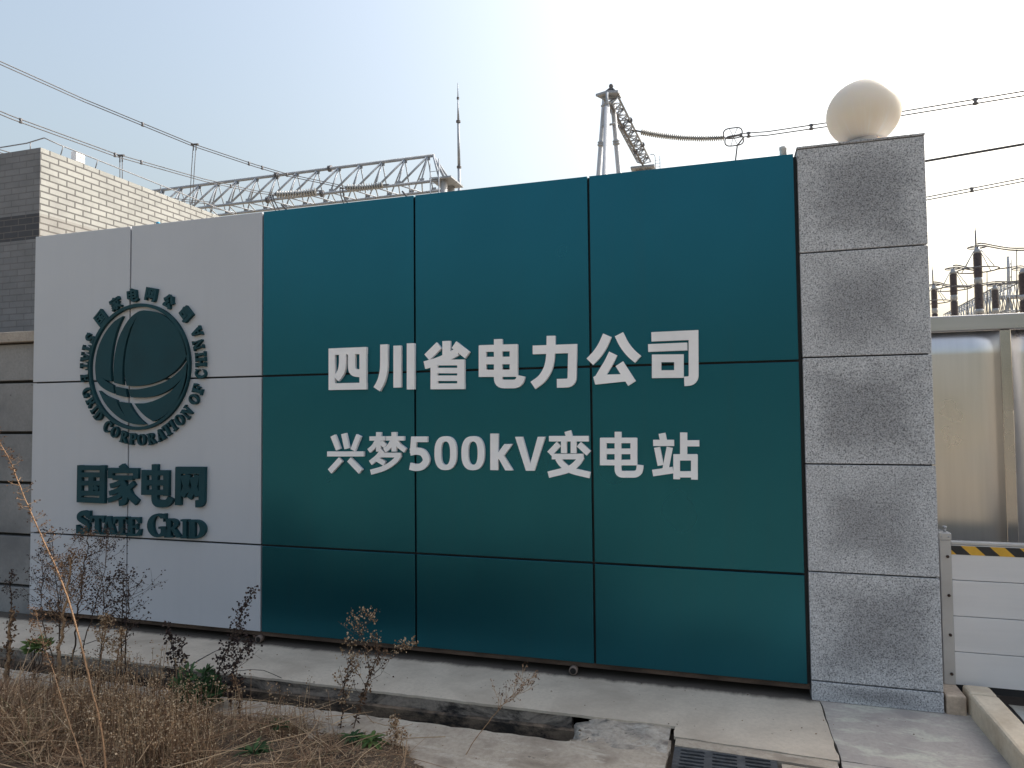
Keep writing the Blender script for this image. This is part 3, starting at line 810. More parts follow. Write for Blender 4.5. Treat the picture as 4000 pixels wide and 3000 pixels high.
JIA = [('p',[(785,262),(845,226),(898,285),(880,300),(800,300)]), (.040,[(632,324),(1065,330)]), (.046,[(665,290),(663,437)]), (.048,[(1030,292),(1026,443)]), (.034,[(697,429),(985,433)]),
   ('c',.038,[(845,452),(765,515),(660,547)]), ('c',.038,[(860,540),(770,610),(648,655)]), ('c',.038,[(862,610),(770,700),(628,757)]),
   ('c',.050,[(800,455),(850,520),(872,620),(872,720),(845,778),(785,792)]), (.038,[(1002,505),(925,580)]), ('c',.050,[(895,560),(950,690),(1048,790)])]
DIAN = [(.052,[(1152,318),(1148,676)]), (.052,[(1468,322),(1464,690)]), (.039,[(1115,357),(1505,360)]), (.040,[(1150,502),(1466,503)]), (.039,[(1112,639),(1500,645)]),
   (.056,[(1304,235),(1298,803,80),(1500,806,80),(1530,718)])]
WANG = [(.052,[(1642,283),(1636,825)]), (.052,[(1605,321),(1986,324),(1978,806,50),(1888,805)]),
   ('c',.046,[(1712,395),(1735,500),(1790,640)]), ('c',.046,[(1782,380),(1760,520),(1698,700)]), ('c',.046,[(1845,420),(1870,540),(1922,695)]), ('c',.046,[(1908,390),(1880,540),(1795,725)])]
for it in (GUO, JIA, DIAN, WANG): raised(glyph_polys(it, SG), 'character', 'letter_green', wall, YF)

# serif capitals on a unit square (x to the right, y up)
def rc(x0, y0, x1, y1): return ('p', [(x0,y0),(x1,y0),(x1,y1),(x0,y1)])
def arc(cx, cy, ox, oy, ix, iy, a0, a1, n=16):
    out = []
    for k in range(n):
        t0 = R(a0+(a1-a0)*k/n); t1 = R(a0+(a1-a0)*(k+1)/n)
        out.append(('p', [(cx+ox*math.cos(t0), cy+oy*math.sin(t0)), (cx+ox*math.cos(t1), cy+oy*math.sin(t1)), (cx+ix*math.cos(t1), cy+iy*math.sin(t1)), (cx+ix*math.cos(t0), cy+iy*math.sin(t0))]))
    return out
def serif(x0, x1, top=True, bot=True):
    o = []
    if bot: o.append(rc(x0, 0, x1, .10))
    if top: o.append(rc(x0, .90, x1, 1))
    return o
SER = {
 'S': [('c',.24,[(.80,.74),(.68,.88),(.45,.90),(.24,.80),(.24,.66),(.48,.54),(.72,.42),(.76,.24),(.58,.10),(.35,.10),(.16,.26)]), rc(.80,.62,.92,1.0), rc(.05,.0,.17,.38)],
 'T': [rc(.35,0,.65,1)] + serif(.2,.8,False) + [rc(0,.86,1,1), ('p',[(0,.62),(.10,.62),(.2,.88),(0,.88)]), ('p',[(1,.62),(.90,.62),(.8,.88),(1,.88)])],
 'A': [('p',[(.38,1),(.62,1),(.95,.05),(.62,.05)]), ('p',[(.38,1),(.52,1),(.24,.05),(.12,.05)]), rc(.28,.26,.72,.38), rc(0,0,.36,.09), rc(.54,0,1,.09)],
 'E': [rc(.12,0,.44,1), rc(0,0,.9,.11), rc(0,.89,.9,1), rc(.3,.44,.72,.56), rc(.64,.34,.74,.66), ('p',[(.9,.66),(.82,.66),(.66,.9),(.9,.9)]), ('p',[(.96,.36),(.86,.36),(.66,.1),(.92,.05)])],
 'F': [rc(.12,0,.44,1), rc(0,0,.6,.10), rc(0,.89,.9,1), rc(.3,.42,.72,.54), rc(.64,.30,.74,.66), ('p',[(.92,.62),(.82,.62),(.66,.9),(.92,.9)])],
 'I': [rc(.3,0,.7,1)] + serif(.08,.92),
 'R': [rc(.12,0,.42,1), rc(0,0,.56,.10), rc(0,.9,.5,1)] + arc(.45,.73,.42,.27,.16,.17,-90,90) + [rc(.4,.90,.47,1), rc(.4,.46,.47,.56), ('p',[(.40,.48),(.66,.50),(1.0,.10),(1.0,0),(.78,0)])],
 'P': [rc(.12,0,.42,1), rc(0,0,.56,.10), rc(0,.9,.5,1)] + arc(.47,.71,.48,.29,.20,.18,-90,90) + [rc(.4,.89,.49,1), rc(.4,.42,.49,.53)],
 'D': [rc(.12,0,.42,1), rc(0,0,.46,.10), rc(0,.9,.46,1)] + arc(.44,.5,.54,.5,.24,.39,-90,90),
 'O': [('o',.5,.5,.5,.5,.22,.40,2.0)],
 'C': arc(.52,.5,.52,.5,.22,.40,42,318,22) + [rc(.80,.64,.92,1.0), ('p',[(.86,.30),(.98,.34),(.92,.14),(.80,.14)])],
 'G': arc(.52,.5,.52,.5,.22,.40,45,330,22) + [rc(.80,.66,.92,1.0), rc(.68,.04,.96,.44), rc(.56,.36,1.0,.45)],
 'N': [rc(.12,0,.26,1), rc(0,0,.38,.09), rc(.0,.91,.3,1), ('p',[(.10,1),(.42,1),(.88,0),(.72,0)]), rc(.74,0,.88,1), rc(.62,.91,1,1)],
 'H': [rc(.10,0,.38,1), rc(.62,0,.90,1), rc(.3,.44,.7,.56), rc(0,0,.46,.09), rc(0,.91,.46,1), rc(.54,0,1,.09), rc(.54,.91,1,1)],
}
def boxed(f, x0, y0, x1, y1):
    return lambda x, y: f(x0+(x1-x0)*x, y1+(y0-y1)*y)
def unitw(f): # size of one unit along x in metres
    a = Vector(f(0, .5)); b = Vector(f(1, .5)); return (b-a).length
for ch, x0, y0, x1, y1 in (('S',160,905,388,1232),('T',366,978,574,1238),('A',520,985,748,1246),('T',704,992,924,1256),('E',888,1000,1110,1268),
                           ('G',1194,946,1484,1288),('R',1440,1020,1668,1292),('I',1664,1030,1800,1302),('D',1768,1036,2038,1308)):
    f = boxed(SG, x0, y0, x1, y1)
    raised(glyph_polys(SER[ch], f, unitw(f)), 'letter', 'letter_green', wall, YF)

# round emblem: ring, six globe pieces, six characters and the words around it
EC = Vector((-4.300, 1.995))
def fe(x, y): return (x, y)
ring_items = [[Vector((EC.x+r0*math.cos(2*PI*k/96), EC.y+r0*math.sin(2*PI*k/96))) for r0, k in ((.485,k),(.485,k+1),(.461,k+1),(.461,k))] for k in range(96)]
emblem = raised(ring_items, 'emblem', 'letter_green', wall, YF)
def curve_poly(segs):
    out = []
    for s_ in segs:
        c = crom(s_, 6); out += c if not out else c[1:]
    if (out[0]-out[-1]).length < 1e-6: out.pop()
    return out
PIECES = [
 [[(508,408),(430,458),(360,545),(310,640),(280,740),(268,850),(275,955)], [(275,955),(312,1010),(370,1052),(435,1080)], [(435,1080),(420,1006)], [(420,1006),(372,978),(322,936)], [(322,936),(360,960),(408,972)], [(408,972),(402,850),(415,700),(440,580),(470,490),(508,408)]],
 [[(690,358),(640,370),(570,425),(510,515),(465,620),(437,750),(427,880),(432,985)], [(432,985),(505,1003)], [(505,1003),(503,900),(510,780),(530,650),(570,520),(628,412)], [(628,412),(588,510),(550,640),(528,770),(523,900),(540,1010)],
  [(540,1010),(620,1014),(740,995),(860,950),(960,880),(1030,800),(1063,740)], [(1063,740),(1045,660),(1010,570),(950,480),(870,410),(780,370),(690,358)]],
 [[(440,1018),(485,1028),(530,1035)], [(530,1035),(545,1110)], [(545,1110),(500,1102),(450,1088)], [(450,1088),(440,1018)]],
 [[(555,1040),(640,1040),(780,1010),(900,960),(1000,880),(1058,805)], [(1058,805),(1070,830)], [(1070,830),(1060,950),(1030,1050),(980,1140),(910,1230),(840,1285),(770,1320)], [(770,1320),(700,1272),(645,1215),(607,1163)],
  [(607,1163),(700,1160),(800,1130),(900,1075),(970,1010),(1015,950)], [(1015,950),(960,1005),(880,1060),(780,1100),(680,1113),(575,1110)], [(575,1110),(555,1040)]],
 [[(300,1053),(360,1097),(450,1135)], [(450,1135),(475,1195),(525,1272)], [(525,1272),(495,1210),(470,1148)], [(470,1148),(515,1155),(560,1160)], [(560,1160),(592,1220),(640,1285),(705,1345)], [(705,1345),(640,1348),(560,1330),(480,1290),(400,1220),(340,1140),(300,1053)]],
]
for pc in PIECES:
    raised([[Vector(LG(*p)) for p in curve_poly(pc)]], 'globe_piece', 'letter_green', emblem, YF)
def around(center_px, polys, h, wd, outward, name):
    """set a glyph, already drawn as plane polygons, on the circle"""
    c = Vector(LG(*center_px)); u = (c-EC).normalized()
    if not outward: u = -u
    r_ = Vector((u.y, -u.x))
    xs = [p.x for q in polys for p in q]; ys = [p.y for q in polys for p in q]
    x0, x1, y0, y1 = min(xs), max(xs), min(ys), max(ys)
    out = [[c + r_*((p.x-x0)/(x1-x0)-.5)*wd + u*((p.y-y0)/(y1-y0)-.5)*h for p in q] for q in polys]
    raised(out, name, 'letter_green', emblem, YF)
GONG = [(f, it) for f, n_, it in ROW1][5]; SI = [(f, it) for f, n_, it in ROW1][6]
for px, f, it, ww in (((313,425),SG,GUO,1.0),((440,300),SG,JIA,1.0),((588,228),SG,DIAN,1.0),((745,222),SG,WANG,1.0),((898,282),GONG[0],GONG[1],1.35),((1043,393),SI[0],SI[1],1.35)):
    around(px, glyph_polys(it, f, ww), .106, .104, True, 'emblem_character')
WORDS = [('S',(221,600)),('T',(193,690)),('A',(180,765)),('T',(174,838)),('E',(178,942)),('G',(197,1066)),('R',(229,1150)),('I',(260,1212)),('D',(293,1268)),
 ('C',(372,1364)),('O',(434,1412)),('R',(512,1455)),('P',(590,1472)),('O',(664,1478)),('R',(748,1468)),('A',(828,1435)),('T',(886,1393)),('I',(936,1352)),('O',(992,1306)),('N',(1055,1240)),
 ('O',(1116,1127)),('F',(1150,1040)),('C',(1174,906)),('H',(1175,805)),('I',(1172,740)),('N',(1152,655)),('A',(1140,548))]
for k, (ch, px) in enumerate(WORDS):
    ang = None
    wd = {'I': .038, 'O': .076, 'C': .070, 'G': .072, 'N': .076, 'A': .076, 'H': .074, 'S': .060, 'E': .062, 'T': .068}.get(ch, .070)
    hh = .088 if ch not in 'SG' and not (ch == 'C' and k in (9, 22)) else .096
    around(px, glyph_polys(SER[ch], fe), hh, wd, False, 'emblem_letter')

# ------------------------------------------------------------------ granite pillar and its lamp
pil = thing('gate_pillar', 'grey granite gate pillar of five square slabs with damp stains', 'pillar', (0.743, 0.22, 0))
PX0, PX1, PYD = 0.419, 1.067, 0.46
MB().box(PX0+0.012, PX1-0.012, 0.012, PYD-0.01, 0.0, 3.105).build('core', 'joint', pil)
PZ = [0.0, 0.107, 0.709, 1.309, 1.910, 2.507, 3.112]
for k in range(6):
    MB().box(PX0, PX1, -0.014 + 0.001*(k % 2), PYD, PZ[k]+(0.004 if k else 0), PZ[k+1]-0.004, 0.003).build('granite_slab', 'granite', pil)
MB().box(PX0-0.004, PX1+0.003, -0.018, PYD+0.004, 3.1125, 3.124, 0.002).build('cap', 'granite', pil)
lc = (0.795, 0.20)
lamp = thing('globe_lamp', 'yellowed opal globe lamp standing on the granite pillar', 'lamp', (lc[0], lc[1], 3.128))
MB().lathe((lc[0], lc[1], 3.128), (0, 0, 1), [(0, 0.090), (0.012, 0.090), (0.014, 0.080), (0.074, 0.078), (0.076, 0.084), (0.086, 0.084), (0.088, 0.070)], 28).build('collar', 'zinc', lamp)
def globe():
    m = MB(); seg, rows = 40, 26; Rg = 0.196; vs = []
    tilt = Matrix.Rotation(R(16), 3, 'Y')
    for i in range(rows+1):
        th = PI*i/rows
        for j in range(seg):
            ph = 2*PI*j/seg
            p = Vector((math.sin(th)*math.cos(ph), math.sin(th)*math.sin(ph), math.cos(th)))
            r_ = Rg*(1 - 0.03*p.z*p.z)
            # the heat-sagged upper right shoulder
            d_ = p.dot(Vector((0.62, -0.25, 0.74)).normalized())
            if d_ > 0.80: r_ *= 1 - 0.055*((d_-0.80)/0.2)
            q = p*r_
            vs.append((q.x*1.03, q.y*1.03, q.z*0.99))
    fs = [(i*seg+j, i*seg+(j+1) % seg, (i+1)*seg+(j+1) % seg, (i+1)*seg+j) for i in range(rows) for j in range(seg)]
    base = Vector((lc[0]+0.012, lc[1], 3.128+0.228))
    # open the globe where the collar enters it
    keep = [f for f in fs if max(vs[k][2] for k in f) > -0.166]
    m.raw([Vector(v) for v in vs], keep, True)
    return m, base
gm, gb = globe()
gm.v = [v+gb for v in gm.v]
o = gm.build('globe', 'globe', None)
o.data.transform(Matrix.Translation(-gb)); o.parent = lamp; o.location = gb - Vector(lamp.location)
sm = o.modifiers.new('shell', 'SOLIDIFY'); sm.thickness = 0.004

# loose bits on top of the walls
t = thing('pipe_stub', 'short white pipe stub with blue sheeting on top of the green wall', 'pipe', (0.30, 0.10, 3.091))
MB().lathe((0.352, 0.10, 3.091), (0, 0, 1), [(0, 0.020), (0.062, 0.020), (0.066, 0.022), (0.082, 0.022)], 16).build('pipe', 'white_plastic', t)
bl = MB(); rnd = random.Random(5); vs = []
for i in range(15):
    for j in range(6):
        vs.append((0.222 + 0.112*i/14, 0.06 + 0.08*j/5, 3.093 + max(0, 0.024*math.sin(PI*min(1, i/13))*math.sin(PI*(j+.4)/5.8) + rnd.uniform(-.004, .006))))
bl.raw(vs, [(i*6+j, (i+1)*6+j, (i+1)*6+j+1, i*6+j+1) for i in range(14) for j in range(5)], True)
bl.build('blue_sheet', 'blue_plastic', t)
t = thing('pipe_stub', 'tiny blue pipe fitting on top of the white wall', 'pipe', (-4.24, 0.10, 3.091))
MB().lathe((-4.24, 0.10, 3.091), (0, 0, 1), [(0, 0.012), (0.03, 0.012), (0.034, 0.015), (0.046, 0.015)], 14).build('fitting', 'blue_plastic', t)
MB().lathe((-4.215, 0.10, 3.091), (0, 0, 1), [(0, 0.008), (0.022, 0.008)], 12).build('pipe', 'white_plastic', t)

# ------------------------------------------------------------------ perimeter wall at the left
pw = thing('perimeter_wall', 'grey concrete perimeter wall with wide grooves and a pale coping', 'wall', (-9, 0.25, 0))
MB().box(-20, -5.392, 0.165, 0.33, 0, 2.24).build('wall_core', 'joint', pw)
pz = [0.0, 0.2256, 0.6432, 1.0715, 1.4873, 1.914, 2.243]
for k in range(6):
    MB().box(-20, -5.392, 0.10, 0.19, pz[k]+(0.012 if k else 0), pz[k+1]-0.012, 0.006).build('wall_course', 'wall_concrete', pw)
MB().box(-20, -5.395, 0.045, 0.42, 2.2435, 2.33, 0.006).build('coping', 'coping', pw)

# ------------------------------------------------------------------ flood barrier and sliding gate
fb = thing('flood_barrier', 'white aluminium flood barrier with yellow and black hazard stripe', 'barrier', (1.14, 0.17, 0.098))
MB().box(1.112, 1.168, 0.148, 0.215, 0.0985, 0.885, 0.003).build('post', 'alu_post', fb)
MB().box(1.109, 1.171, 0.144, 0.219, 0.8855, 0.926, 0.004).build('post_cap', 'alu_post', fb)
pin = MB().tube([(1.148, 0.18, 0.926), (1.148, 0.18, 0.945)], 0.007, 10)
pin.lathe((1.148, 0.18, 0.945), (0, 0, 1), [(0, 0.011), (0.014, 0.011)], 6).tube([(1.10, 0.18, 0.935), (1.15, 0.18, 0.935)], 0.003, 6)
pin.build('locking_pin', 'zinc', fb)
for x in (1.122, 1.156): MB().lathe((x, 0.142, 0.905), (0, 1, 0), [(0, 0.003), (0.002, 0.005), (0.003, 0.005)], 8).build('screw', 'zinc', fb)
zs = [at(3000+x*.6028, 2000+y*.6028, Y=0.148).z for x, y in ((1158,288), (1169,540), (1180,796), (1191,1049))]
for z in zs:
    x = 1.149
    MB().lathe((x, 0.141, z), (0, 1, 0), [(0, 0.004), (0.001, 0.0085), (0.008, 0.0085)], 6).build('bolt', 'rust_bolt', fb)
seams = [at(3000+x*.6028, 2000+y*.6028, Y=0.155).z for x, y in ((1187,440), (1197,673), (1206,904))]
edges = [0.862] + seams + [0.098]
for k in range(4):
    MB().box(1.1695, 5.4, 0.156, 0.195, edges[k+1]+0.0018, edges[k]-0.0018, 0.002).build('barrier_plank', 'alu', fb)
MB().box(1.1695, 5.4, 0.152, 0.199, 0.8625, 0.879, 0.003).build('top_rail', 'alu_post', fb)
MB().box(1.1695, 5.4, 0.1535, 0.1556, 0.808, 0.856).build('hazard_stripe', 'hazard', fb)
MB().box(1.1695, 5.4, 0.160, 0.192, 0.062, 0.0995).build('rubber_seal', 'rubber', fb)

GY = 0.62
gate = thing('sliding_gate', 'brushed stainless steel sliding gate behind the flood barrier', 'gate', (3.5, GY, 0.0))
zt = at(3800, 1232, Y=GY).z; zh = at(3640, 1297, Y=GY-0.03).z
MB().box(0.2, 7.4, GY-0.03, GY+0.03, zh, zt, 0.006).build('top_rail', 'stainless_h', gate)
def sheet(x0, x1):
    nx, nz = 8, 14; vs = []; rnd = random.Random(int(x0*10))
    for j in range(nz+1):
        for i in range(nx+1):
            x = x0+(x1-x0)*i/nx; z = 0.10+(zh-0.004-0.10)*j/nz
            vs.append((x, GY-0.012 + 0.0012*math.sin(3.1*i/nx+1)*math.sin(2.7*j/nz), z))
    fs = [(j*(nx+1)+i, j*(nx+1)+i+1, (j+1)*(nx+1)+i+1, (j+1)*(nx+1)+i) for j in range(nz) for i in range(nx)]
    m = MB().raw(vs, fs, True).build('gate_sheet', 'stainless', gate)
    s_ = m.modifiers.new('thickness', 'SOLIDIFY'); s_.thickness = 0.003; s_.offset = 1
xm0 = at(3919, 1600, Y=GY-0.02).x; xm1 = at(3960, 1600, Y=GY-0.02).x
step = 1.25
xs = [xm0-step, xm0]
x = xm0 - step
while x < 7.2:
    MB().box(x, x+(xm1-xm0), GY-0.0165, GY+0.02, 0.06, zh-0.0015, 0.002).build('mullion', 'stainless_post', gate)
    sheet(x+(xm1-xm0)+0.002, x+step-0.002)
    x += step
MB().box(0.2, 7.4, GY-0.028, GY+0.028, 0.02, 0.0985, 0.004).build('bottom_rail', 'stainless_h', gate)

# ------------------------------------------------------------------ brick control building
bx, by, bz = -7.845, 2.0, 4.87
bld = thing('brick_building', 'flat-roofed building faced with pale brick tiles behind the wall', 'building', (-11.0, 6.0, 0.0))
BX0, BY1 = -15.0, 14.0
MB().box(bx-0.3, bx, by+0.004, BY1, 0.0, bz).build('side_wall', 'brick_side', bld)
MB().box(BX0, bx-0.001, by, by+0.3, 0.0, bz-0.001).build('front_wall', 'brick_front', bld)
MB().box(BX0, BX0+0.3, by+0.302, BY1, 0.0, bz).build('rear_wall', 'brick_side', bld)
MB().box(BX0+0.31, bx-0.31, by+0.31, BY1, bz-0.5, bz-0.42).build('roof', 'coping', bld)
MB().box(bx-0.26, bx-0.04, by+0.04, BY1, bz+0.0005, bz+0.012).build('parapet_cap', 'coping', bld)
for o_ in ():
    pass
rl = MB(); zr = bz+0.115
rl.tube([(BX0, by+0.06, zr-0.005), (bx-0.3, by+0.06, zr-0.005), (bx+0.03, by+0.02, zr+0.005), (bx+0.02, by+0.25, zr), (bx+0.03, BY1, zr)], 0.0075, 6)
y = by+0.28
k = 0
while y < BY1:
    rl.tube([(bx-0.02, y, bz), (bx+0.025, y, zr)], 0.0065, 6); y += 0.50 if k == 0 else 1.08; k += 1
x = bx-0.24
while x > BX0: rl.tube([(x, by+0.06, bz), (x, by+0.06, zr)], 0.0065, 6); x -= 1.05
rl.build('lightning_strip', 'pipe_rail', bld)
p0 = at(500*.6028, 1045*.6028, X=bx-0.03)
tag(MB().box(bx-0.10, bx-0.015, p0.y-0.03, p0.y+0.10, bz+0.012, bz+0.14, 0.004).build('roof_lamp', 'letter_white'), 'small white box lamp on the brick parapet', 'lamp')

# ------------------------------------------------------------------ near gantry (lattice beam) with its strings
G1Y = 28.0
ga = thing('lattice_gantry', 'long triangular lattice steel gantry beam above the white wall', 'gantry', (-13.2, G1Y, 0.0))
xr, xl, zt1, zb1 = -13.9, -46.0, 14.70, 13.12
hw = 0.75
ch = MB().tube([(xl, G1Y, zt1), (xr, G1Y, zt1)], 0.085, 10); ch.build('top_chord', 'galv', ga)
for yy in (G1Y-hw, G1Y+hw): MB().tube([(xl, yy, zb1), (xr+0.5, yy, zb1)], 0.075, 10).build('bottom_chord', 'galv', ga)
lat = MB(); x = xr-0.35; pitch = 1.28
while x > xl+1:
    for yy in (G1Y-hw, G1Y+hw):
        lat.tube([(x, G1Y, zt1), (x-pitch*0.95, yy, zb1)], 0.058 if yy < G1Y else 0.04, 6)
        lat.tube([(x, G1Y, zt1), (x-0.05, yy, zb1)], 0.042 if yy < G1Y else 0.034, 6)
    lat.tube([(x, G1Y-hw, zb1), (x-pitch/2, G1Y+hw, zb1)], 0.033, 6)
    lat.tube([(x-pitch/2, G1Y+hw, zb1), (x-pitch, G1Y-hw, zb1)], 0.033, 6)
    for yy, zz in ((G1Y, zt1), (G1Y-hw, zb1), (G1Y+hw, zb1)):
        s_ = 1 if zz == zb1 else -1
        lat.box(x-0.13, x+0.13, yy-0.012, yy+0.012, zz+(0 if s_ > 0 else -0.22), zz+(0.20 if s_ > 0 else 0))
    x -= pitch
lat.build('lattice', 'galv', ga)
for xx in (-19.9, -23.2):
    for yy, zz in ((G1Y, zt1), (G1Y-hw, zb1)):
        MB().lathe((xx-0.09, yy, zz), (1, 0, 0), [(0, 0.17), (0.07, 0.17), (0.07, 0.10), (0.11, 0.10), (0.11, 0.17), (0.18, 0.17)], 14).build('bolted_flange', 'galv_dark', ga)
hd = MB().tube([(xr-0.05, G1Y, zt1), (xr+0.55, G1Y-0.75, 13.35)], 0.055, 8).tube([(xr-0.05, G1Y, zt1), (xr+0.75, G1Y+0.5, 13.35)], 0.055, 8)
hd.tube([(xr-0.05, G1Y, zt1), (xr+0.62, G1Y, 13.35)], 0.07, 8)
hd.build('end_bracing', 'galv', ga)
MB().prism([(xr+0.1, G1Y-0.85), (xr+1.25, G1Y-0.85), (xr+1.25, G1Y+0.85), (xr+0.1, G1Y+0.85)], 13.18, 13.26).build('head_plate', 'galv', ga)
for dy in (-0.5, 0.5): MB().tube([(xr+0.72, G1Y+dy, 0), (xr+0.72, G1Y+dy, 13.18)], 0.17, 14).build('column', 'galv_pale', ga)
ld = MB()
for yy in (0, 0.5): ld.tube([(xr+0.22+yy*0.9, G1Y-1.0, 0), (xr+0.22+yy*0.9, G1Y-1.0, 14.1 if yy else 13.9)], 0.03, 6)
for k in range(45): ld.tube([(xr+0.22, G1Y-1.0, 0.3*k+0.3), (xr+0.67, G1Y-1.0, 0.3*k+0.3)], 0.016, 5)
ld.build('ladder', 'galv', ga)

def insulator(name, a, b, n, r, label, group, matn, droop=0.0, ribs=10):
    """a string of n porcelain discs from a to b"""
    a = Vector(a); b = Vector(b); t = thing(name, label, 'insulator', a, group)
    pts = sag(a, b, droop, n); L = (b-a).length
    di = MB(); rod = MB().tube(pts, 0.03 if r > .12 else 0.025, 6)
    for i in range(n):
        p = (pts[i]+pts[i+1])/2; d = (pts[i+1]-pts[i]).normalized(); h = L/n
        di.lathe(p-d*h*0.46, d, [(0, r*0.45), (h*0.10, r*0.55), (h*0.22, r*0.62), (h*0.28, r*0.97), (h*0.52, r), (h*0.66, r*0.86), (h*0.68, r*0.45), (h*0.9, r*0.40)], 16)
    di.build('discs', matn, t); rod.build('rod', 'galv_dark', t)
    fit = MB().tube([a-(b-a).normalized()*0.35, a], 0.035, 6).tube([b, b+(b-a).normalized()*0.30], 0.035, 6)
    fit.box(a.x-0.06, a.x+0.06, a.y-0.03, a.y+0.03, a.z-0.09, a.z+0.09)
    fit.build('end_fittings', 'galv_dark', t)
    return t
z2 = lambda x, y: (1000+x*.4822, 200+y*.4822)
z1 = lambda x, y: (x*.6028, y*.6028)
z3 = lambda x, y: (2000+x*.5425, 200+y*.5425)
z4 = lambda x, y: (3000+x*.6631, 200+y*.6631)
z5 = lambda x, y: (3500+x*.3014, 800+y*.3014)
GI = 'porcelain insulator strings on the lattice gantry'
sA0, sA1 = at(*z2(735,1107), Y=26.4), at(*z2(1030,1083), Y=27.1)
sB0, sB1 = at(*z2(165,1160), Y=26.4), at(*z2(490,1133), Y=27.1)
sC0, sC1 = at(*z1(1375,1303), Y=26.4), at(*z1(1640,1283), Y=27.1)
insulator('insulator_string', sA0, sA1, 15, 0.19, 'pale insulator string right of the conductor clamp on the lattice gantry, nearest its end', GI, 'porcelain', 0.05)
insulator('insulator_string', sB0, sB1, 15, 0.19, 'pale insulator string on the lattice gantry above the edge of the green panels', GI, 'porcelain', 0.05)

def twin_line(name, pts, gap, r, spacers, label, group, sep='z', clamps=()):
    """two parallel conductors through the given points, with spacer clamps at fractions of the line"""
    t = thing(name, label, 'power line', pts[0], group)
    full = []
    for i in range(len(pts)-1):
        full += [lerp(pts[i], pts[i+1], k/8) for k in range(8)]
    full.append(Vector(pts[-1]))
    d = (Vector(pts[-1])-Vector(pts[0])).normalized(); side = Vector((0, 0, 1)) if sep == 'z' else Vector((-d.y, d.x, 0)).normalized()
    for s_ in (-.5, .5): MB().tube([p+side*gap*s_ for p in full], r, 7).build('conductor', 'wire', t)
    for f_ in spacers:
        k = f_*(len(full)-1); i = min(int(k), len(full)-2); p = lerp(full[i], full[i+1], k-i)
        MB().tube([p-side*gap*0.8, p+side*gap*0.8], r*2.2, 6).tube([p-side*gap*.5-d*gap*.5, p-side*gap*.5+d*gap*.5], r*2, 6).tube([p+side*gap*.5-d*gap*.5, p+side*gap*.5+d*gap*.5], r*2, 6).build('spacer', 'galv_dark', t)
    return t
GL = 'twin conductors coming down to the lattice gantry'
def lineY(uv, ys): return [at(u, v, Y=yy) for (u, v), yy in zip(uv, ys)]
L1 = lineY([(-420,60),(0,245),(328,392),(750,565),(1000,648),(1120,683),(1333,728),(1354,734)], [9,13.5,17,20.5,23,24.2,26.0,26.2])
tl = twin_line('power_line', L1, 0.105, 0.019, [0.36, 0.43+.125, 0.60, 0.715], 'upper twin conductor sloping down over the brick building', GL)
def dropper(pts, parent, r=0.016, dx=0.06):
    m = MB()
    for s_ in (-1, 1): m.tube([Vector(p)+Vector((dx*s_, 0, 0)) for p in pts], r, 7)
    m.tube([Vector(pts[0])+Vector((-dx*2.5, 0, 0.03)), Vector(pts[0])+Vector((dx*2.5, 0, 0.0))], 0.045, 6)
    for s_ in (-1, 1): m.tube([Vector(pts[0])+Vector((dx*s_, 0, 0)), Vector(pts[0])+Vector((dx*s_, 0, -0.25))], 0.024, 6)
    m.build('jumper', 'wire', parent)
dropper([at(*z1(1262,938), Y=20.6), at(*z1(1250,1100), Y=20.7), at(*z1(1240,1300), Y=20.8), at(*z1(1235,1500), Y=20.9)], tl, dx=0.075)
L2 = lineY([(-300,330),(0,440),(48,460),(449,605),(795,703),(1000,749),(1072,758)], [9,12.5,13,17.5,22,25.2,26.1])
tl = twin_line('power_line', L2, 0.105, 0.019, [0.345, 0.5, 0.545, 0.75], 'lower twin conductor passing just above the brick parapet', GL)
dropper([at(*z1(785,1010), Y=17.5), at(*z1(785,1140), Y=17.5), at(*z1(783,1260), Y=17.5)], tl, dx=0.06)
L3 = lineY([(-300,520),(0,590),(640,775),(840,795)], [10,14,24,26.2])
twin_line('power_line', L3, 0.105, 0.019, [], 'lowest twin conductor showing at the left edge of the brick parapet', GL)
# jumpers hanging behind the wall below the strings
for (a_, b_, c_) in ((z2(690,1112), z2(700,1180), z2(735,1250)), (z2(125,1160), z2(140,1220), z2(180,1300))):
    m = MB()
    for s_ in (-0.07, 0.07):
        m.tube([at(*a_, Y=26.3)+Vector((s_, 0, 0)), at(*b_, Y=26.35)+Vector((s_, 0, 0)), at(*c_, Y=26.5)+Vector((s_*1.6, 0, 0)), at(*c_, Y=26.6)+Vector((0.5+s_*1.6, 0, -1.2))], 0.03, 6)
    o = m.build('jumper_cable', 'wire'); tag(o, 'pair of jumper cables hanging below the ' + ('right' if a_[0] > 1200 else 'left') + ' insulator string of the lattice gantry', 'cable', 'jumper cables')
for (a_, b_) in ((z2(1185,1135), z2(1228,1185)), (z2(205,1243), z2(245,1280))):
    m = MB().tube([at(*a_, Y=27.2), at(*b_, Y=27.2)], 0.05, 6)
    p = at(*b_, Y=27.2); m.lathe(p-Vector((0.02, 0, 0.16)), (0.3, 0, 1), [(0, 0.10), (0.05, 0.12), (0.12, 0.10), (0.2, 0.06)], 10).tube([p, p+Vector((0.35, 0, -0.9))], 0.03, 6)
    tag(m.build('hanger', 'galv_dark'), 'small hook hanging under the ' + ('right' if a_[0] > 1200 else 'left') + ' part of the lattice gantry', 'hanger', 'hooks under the gantry')

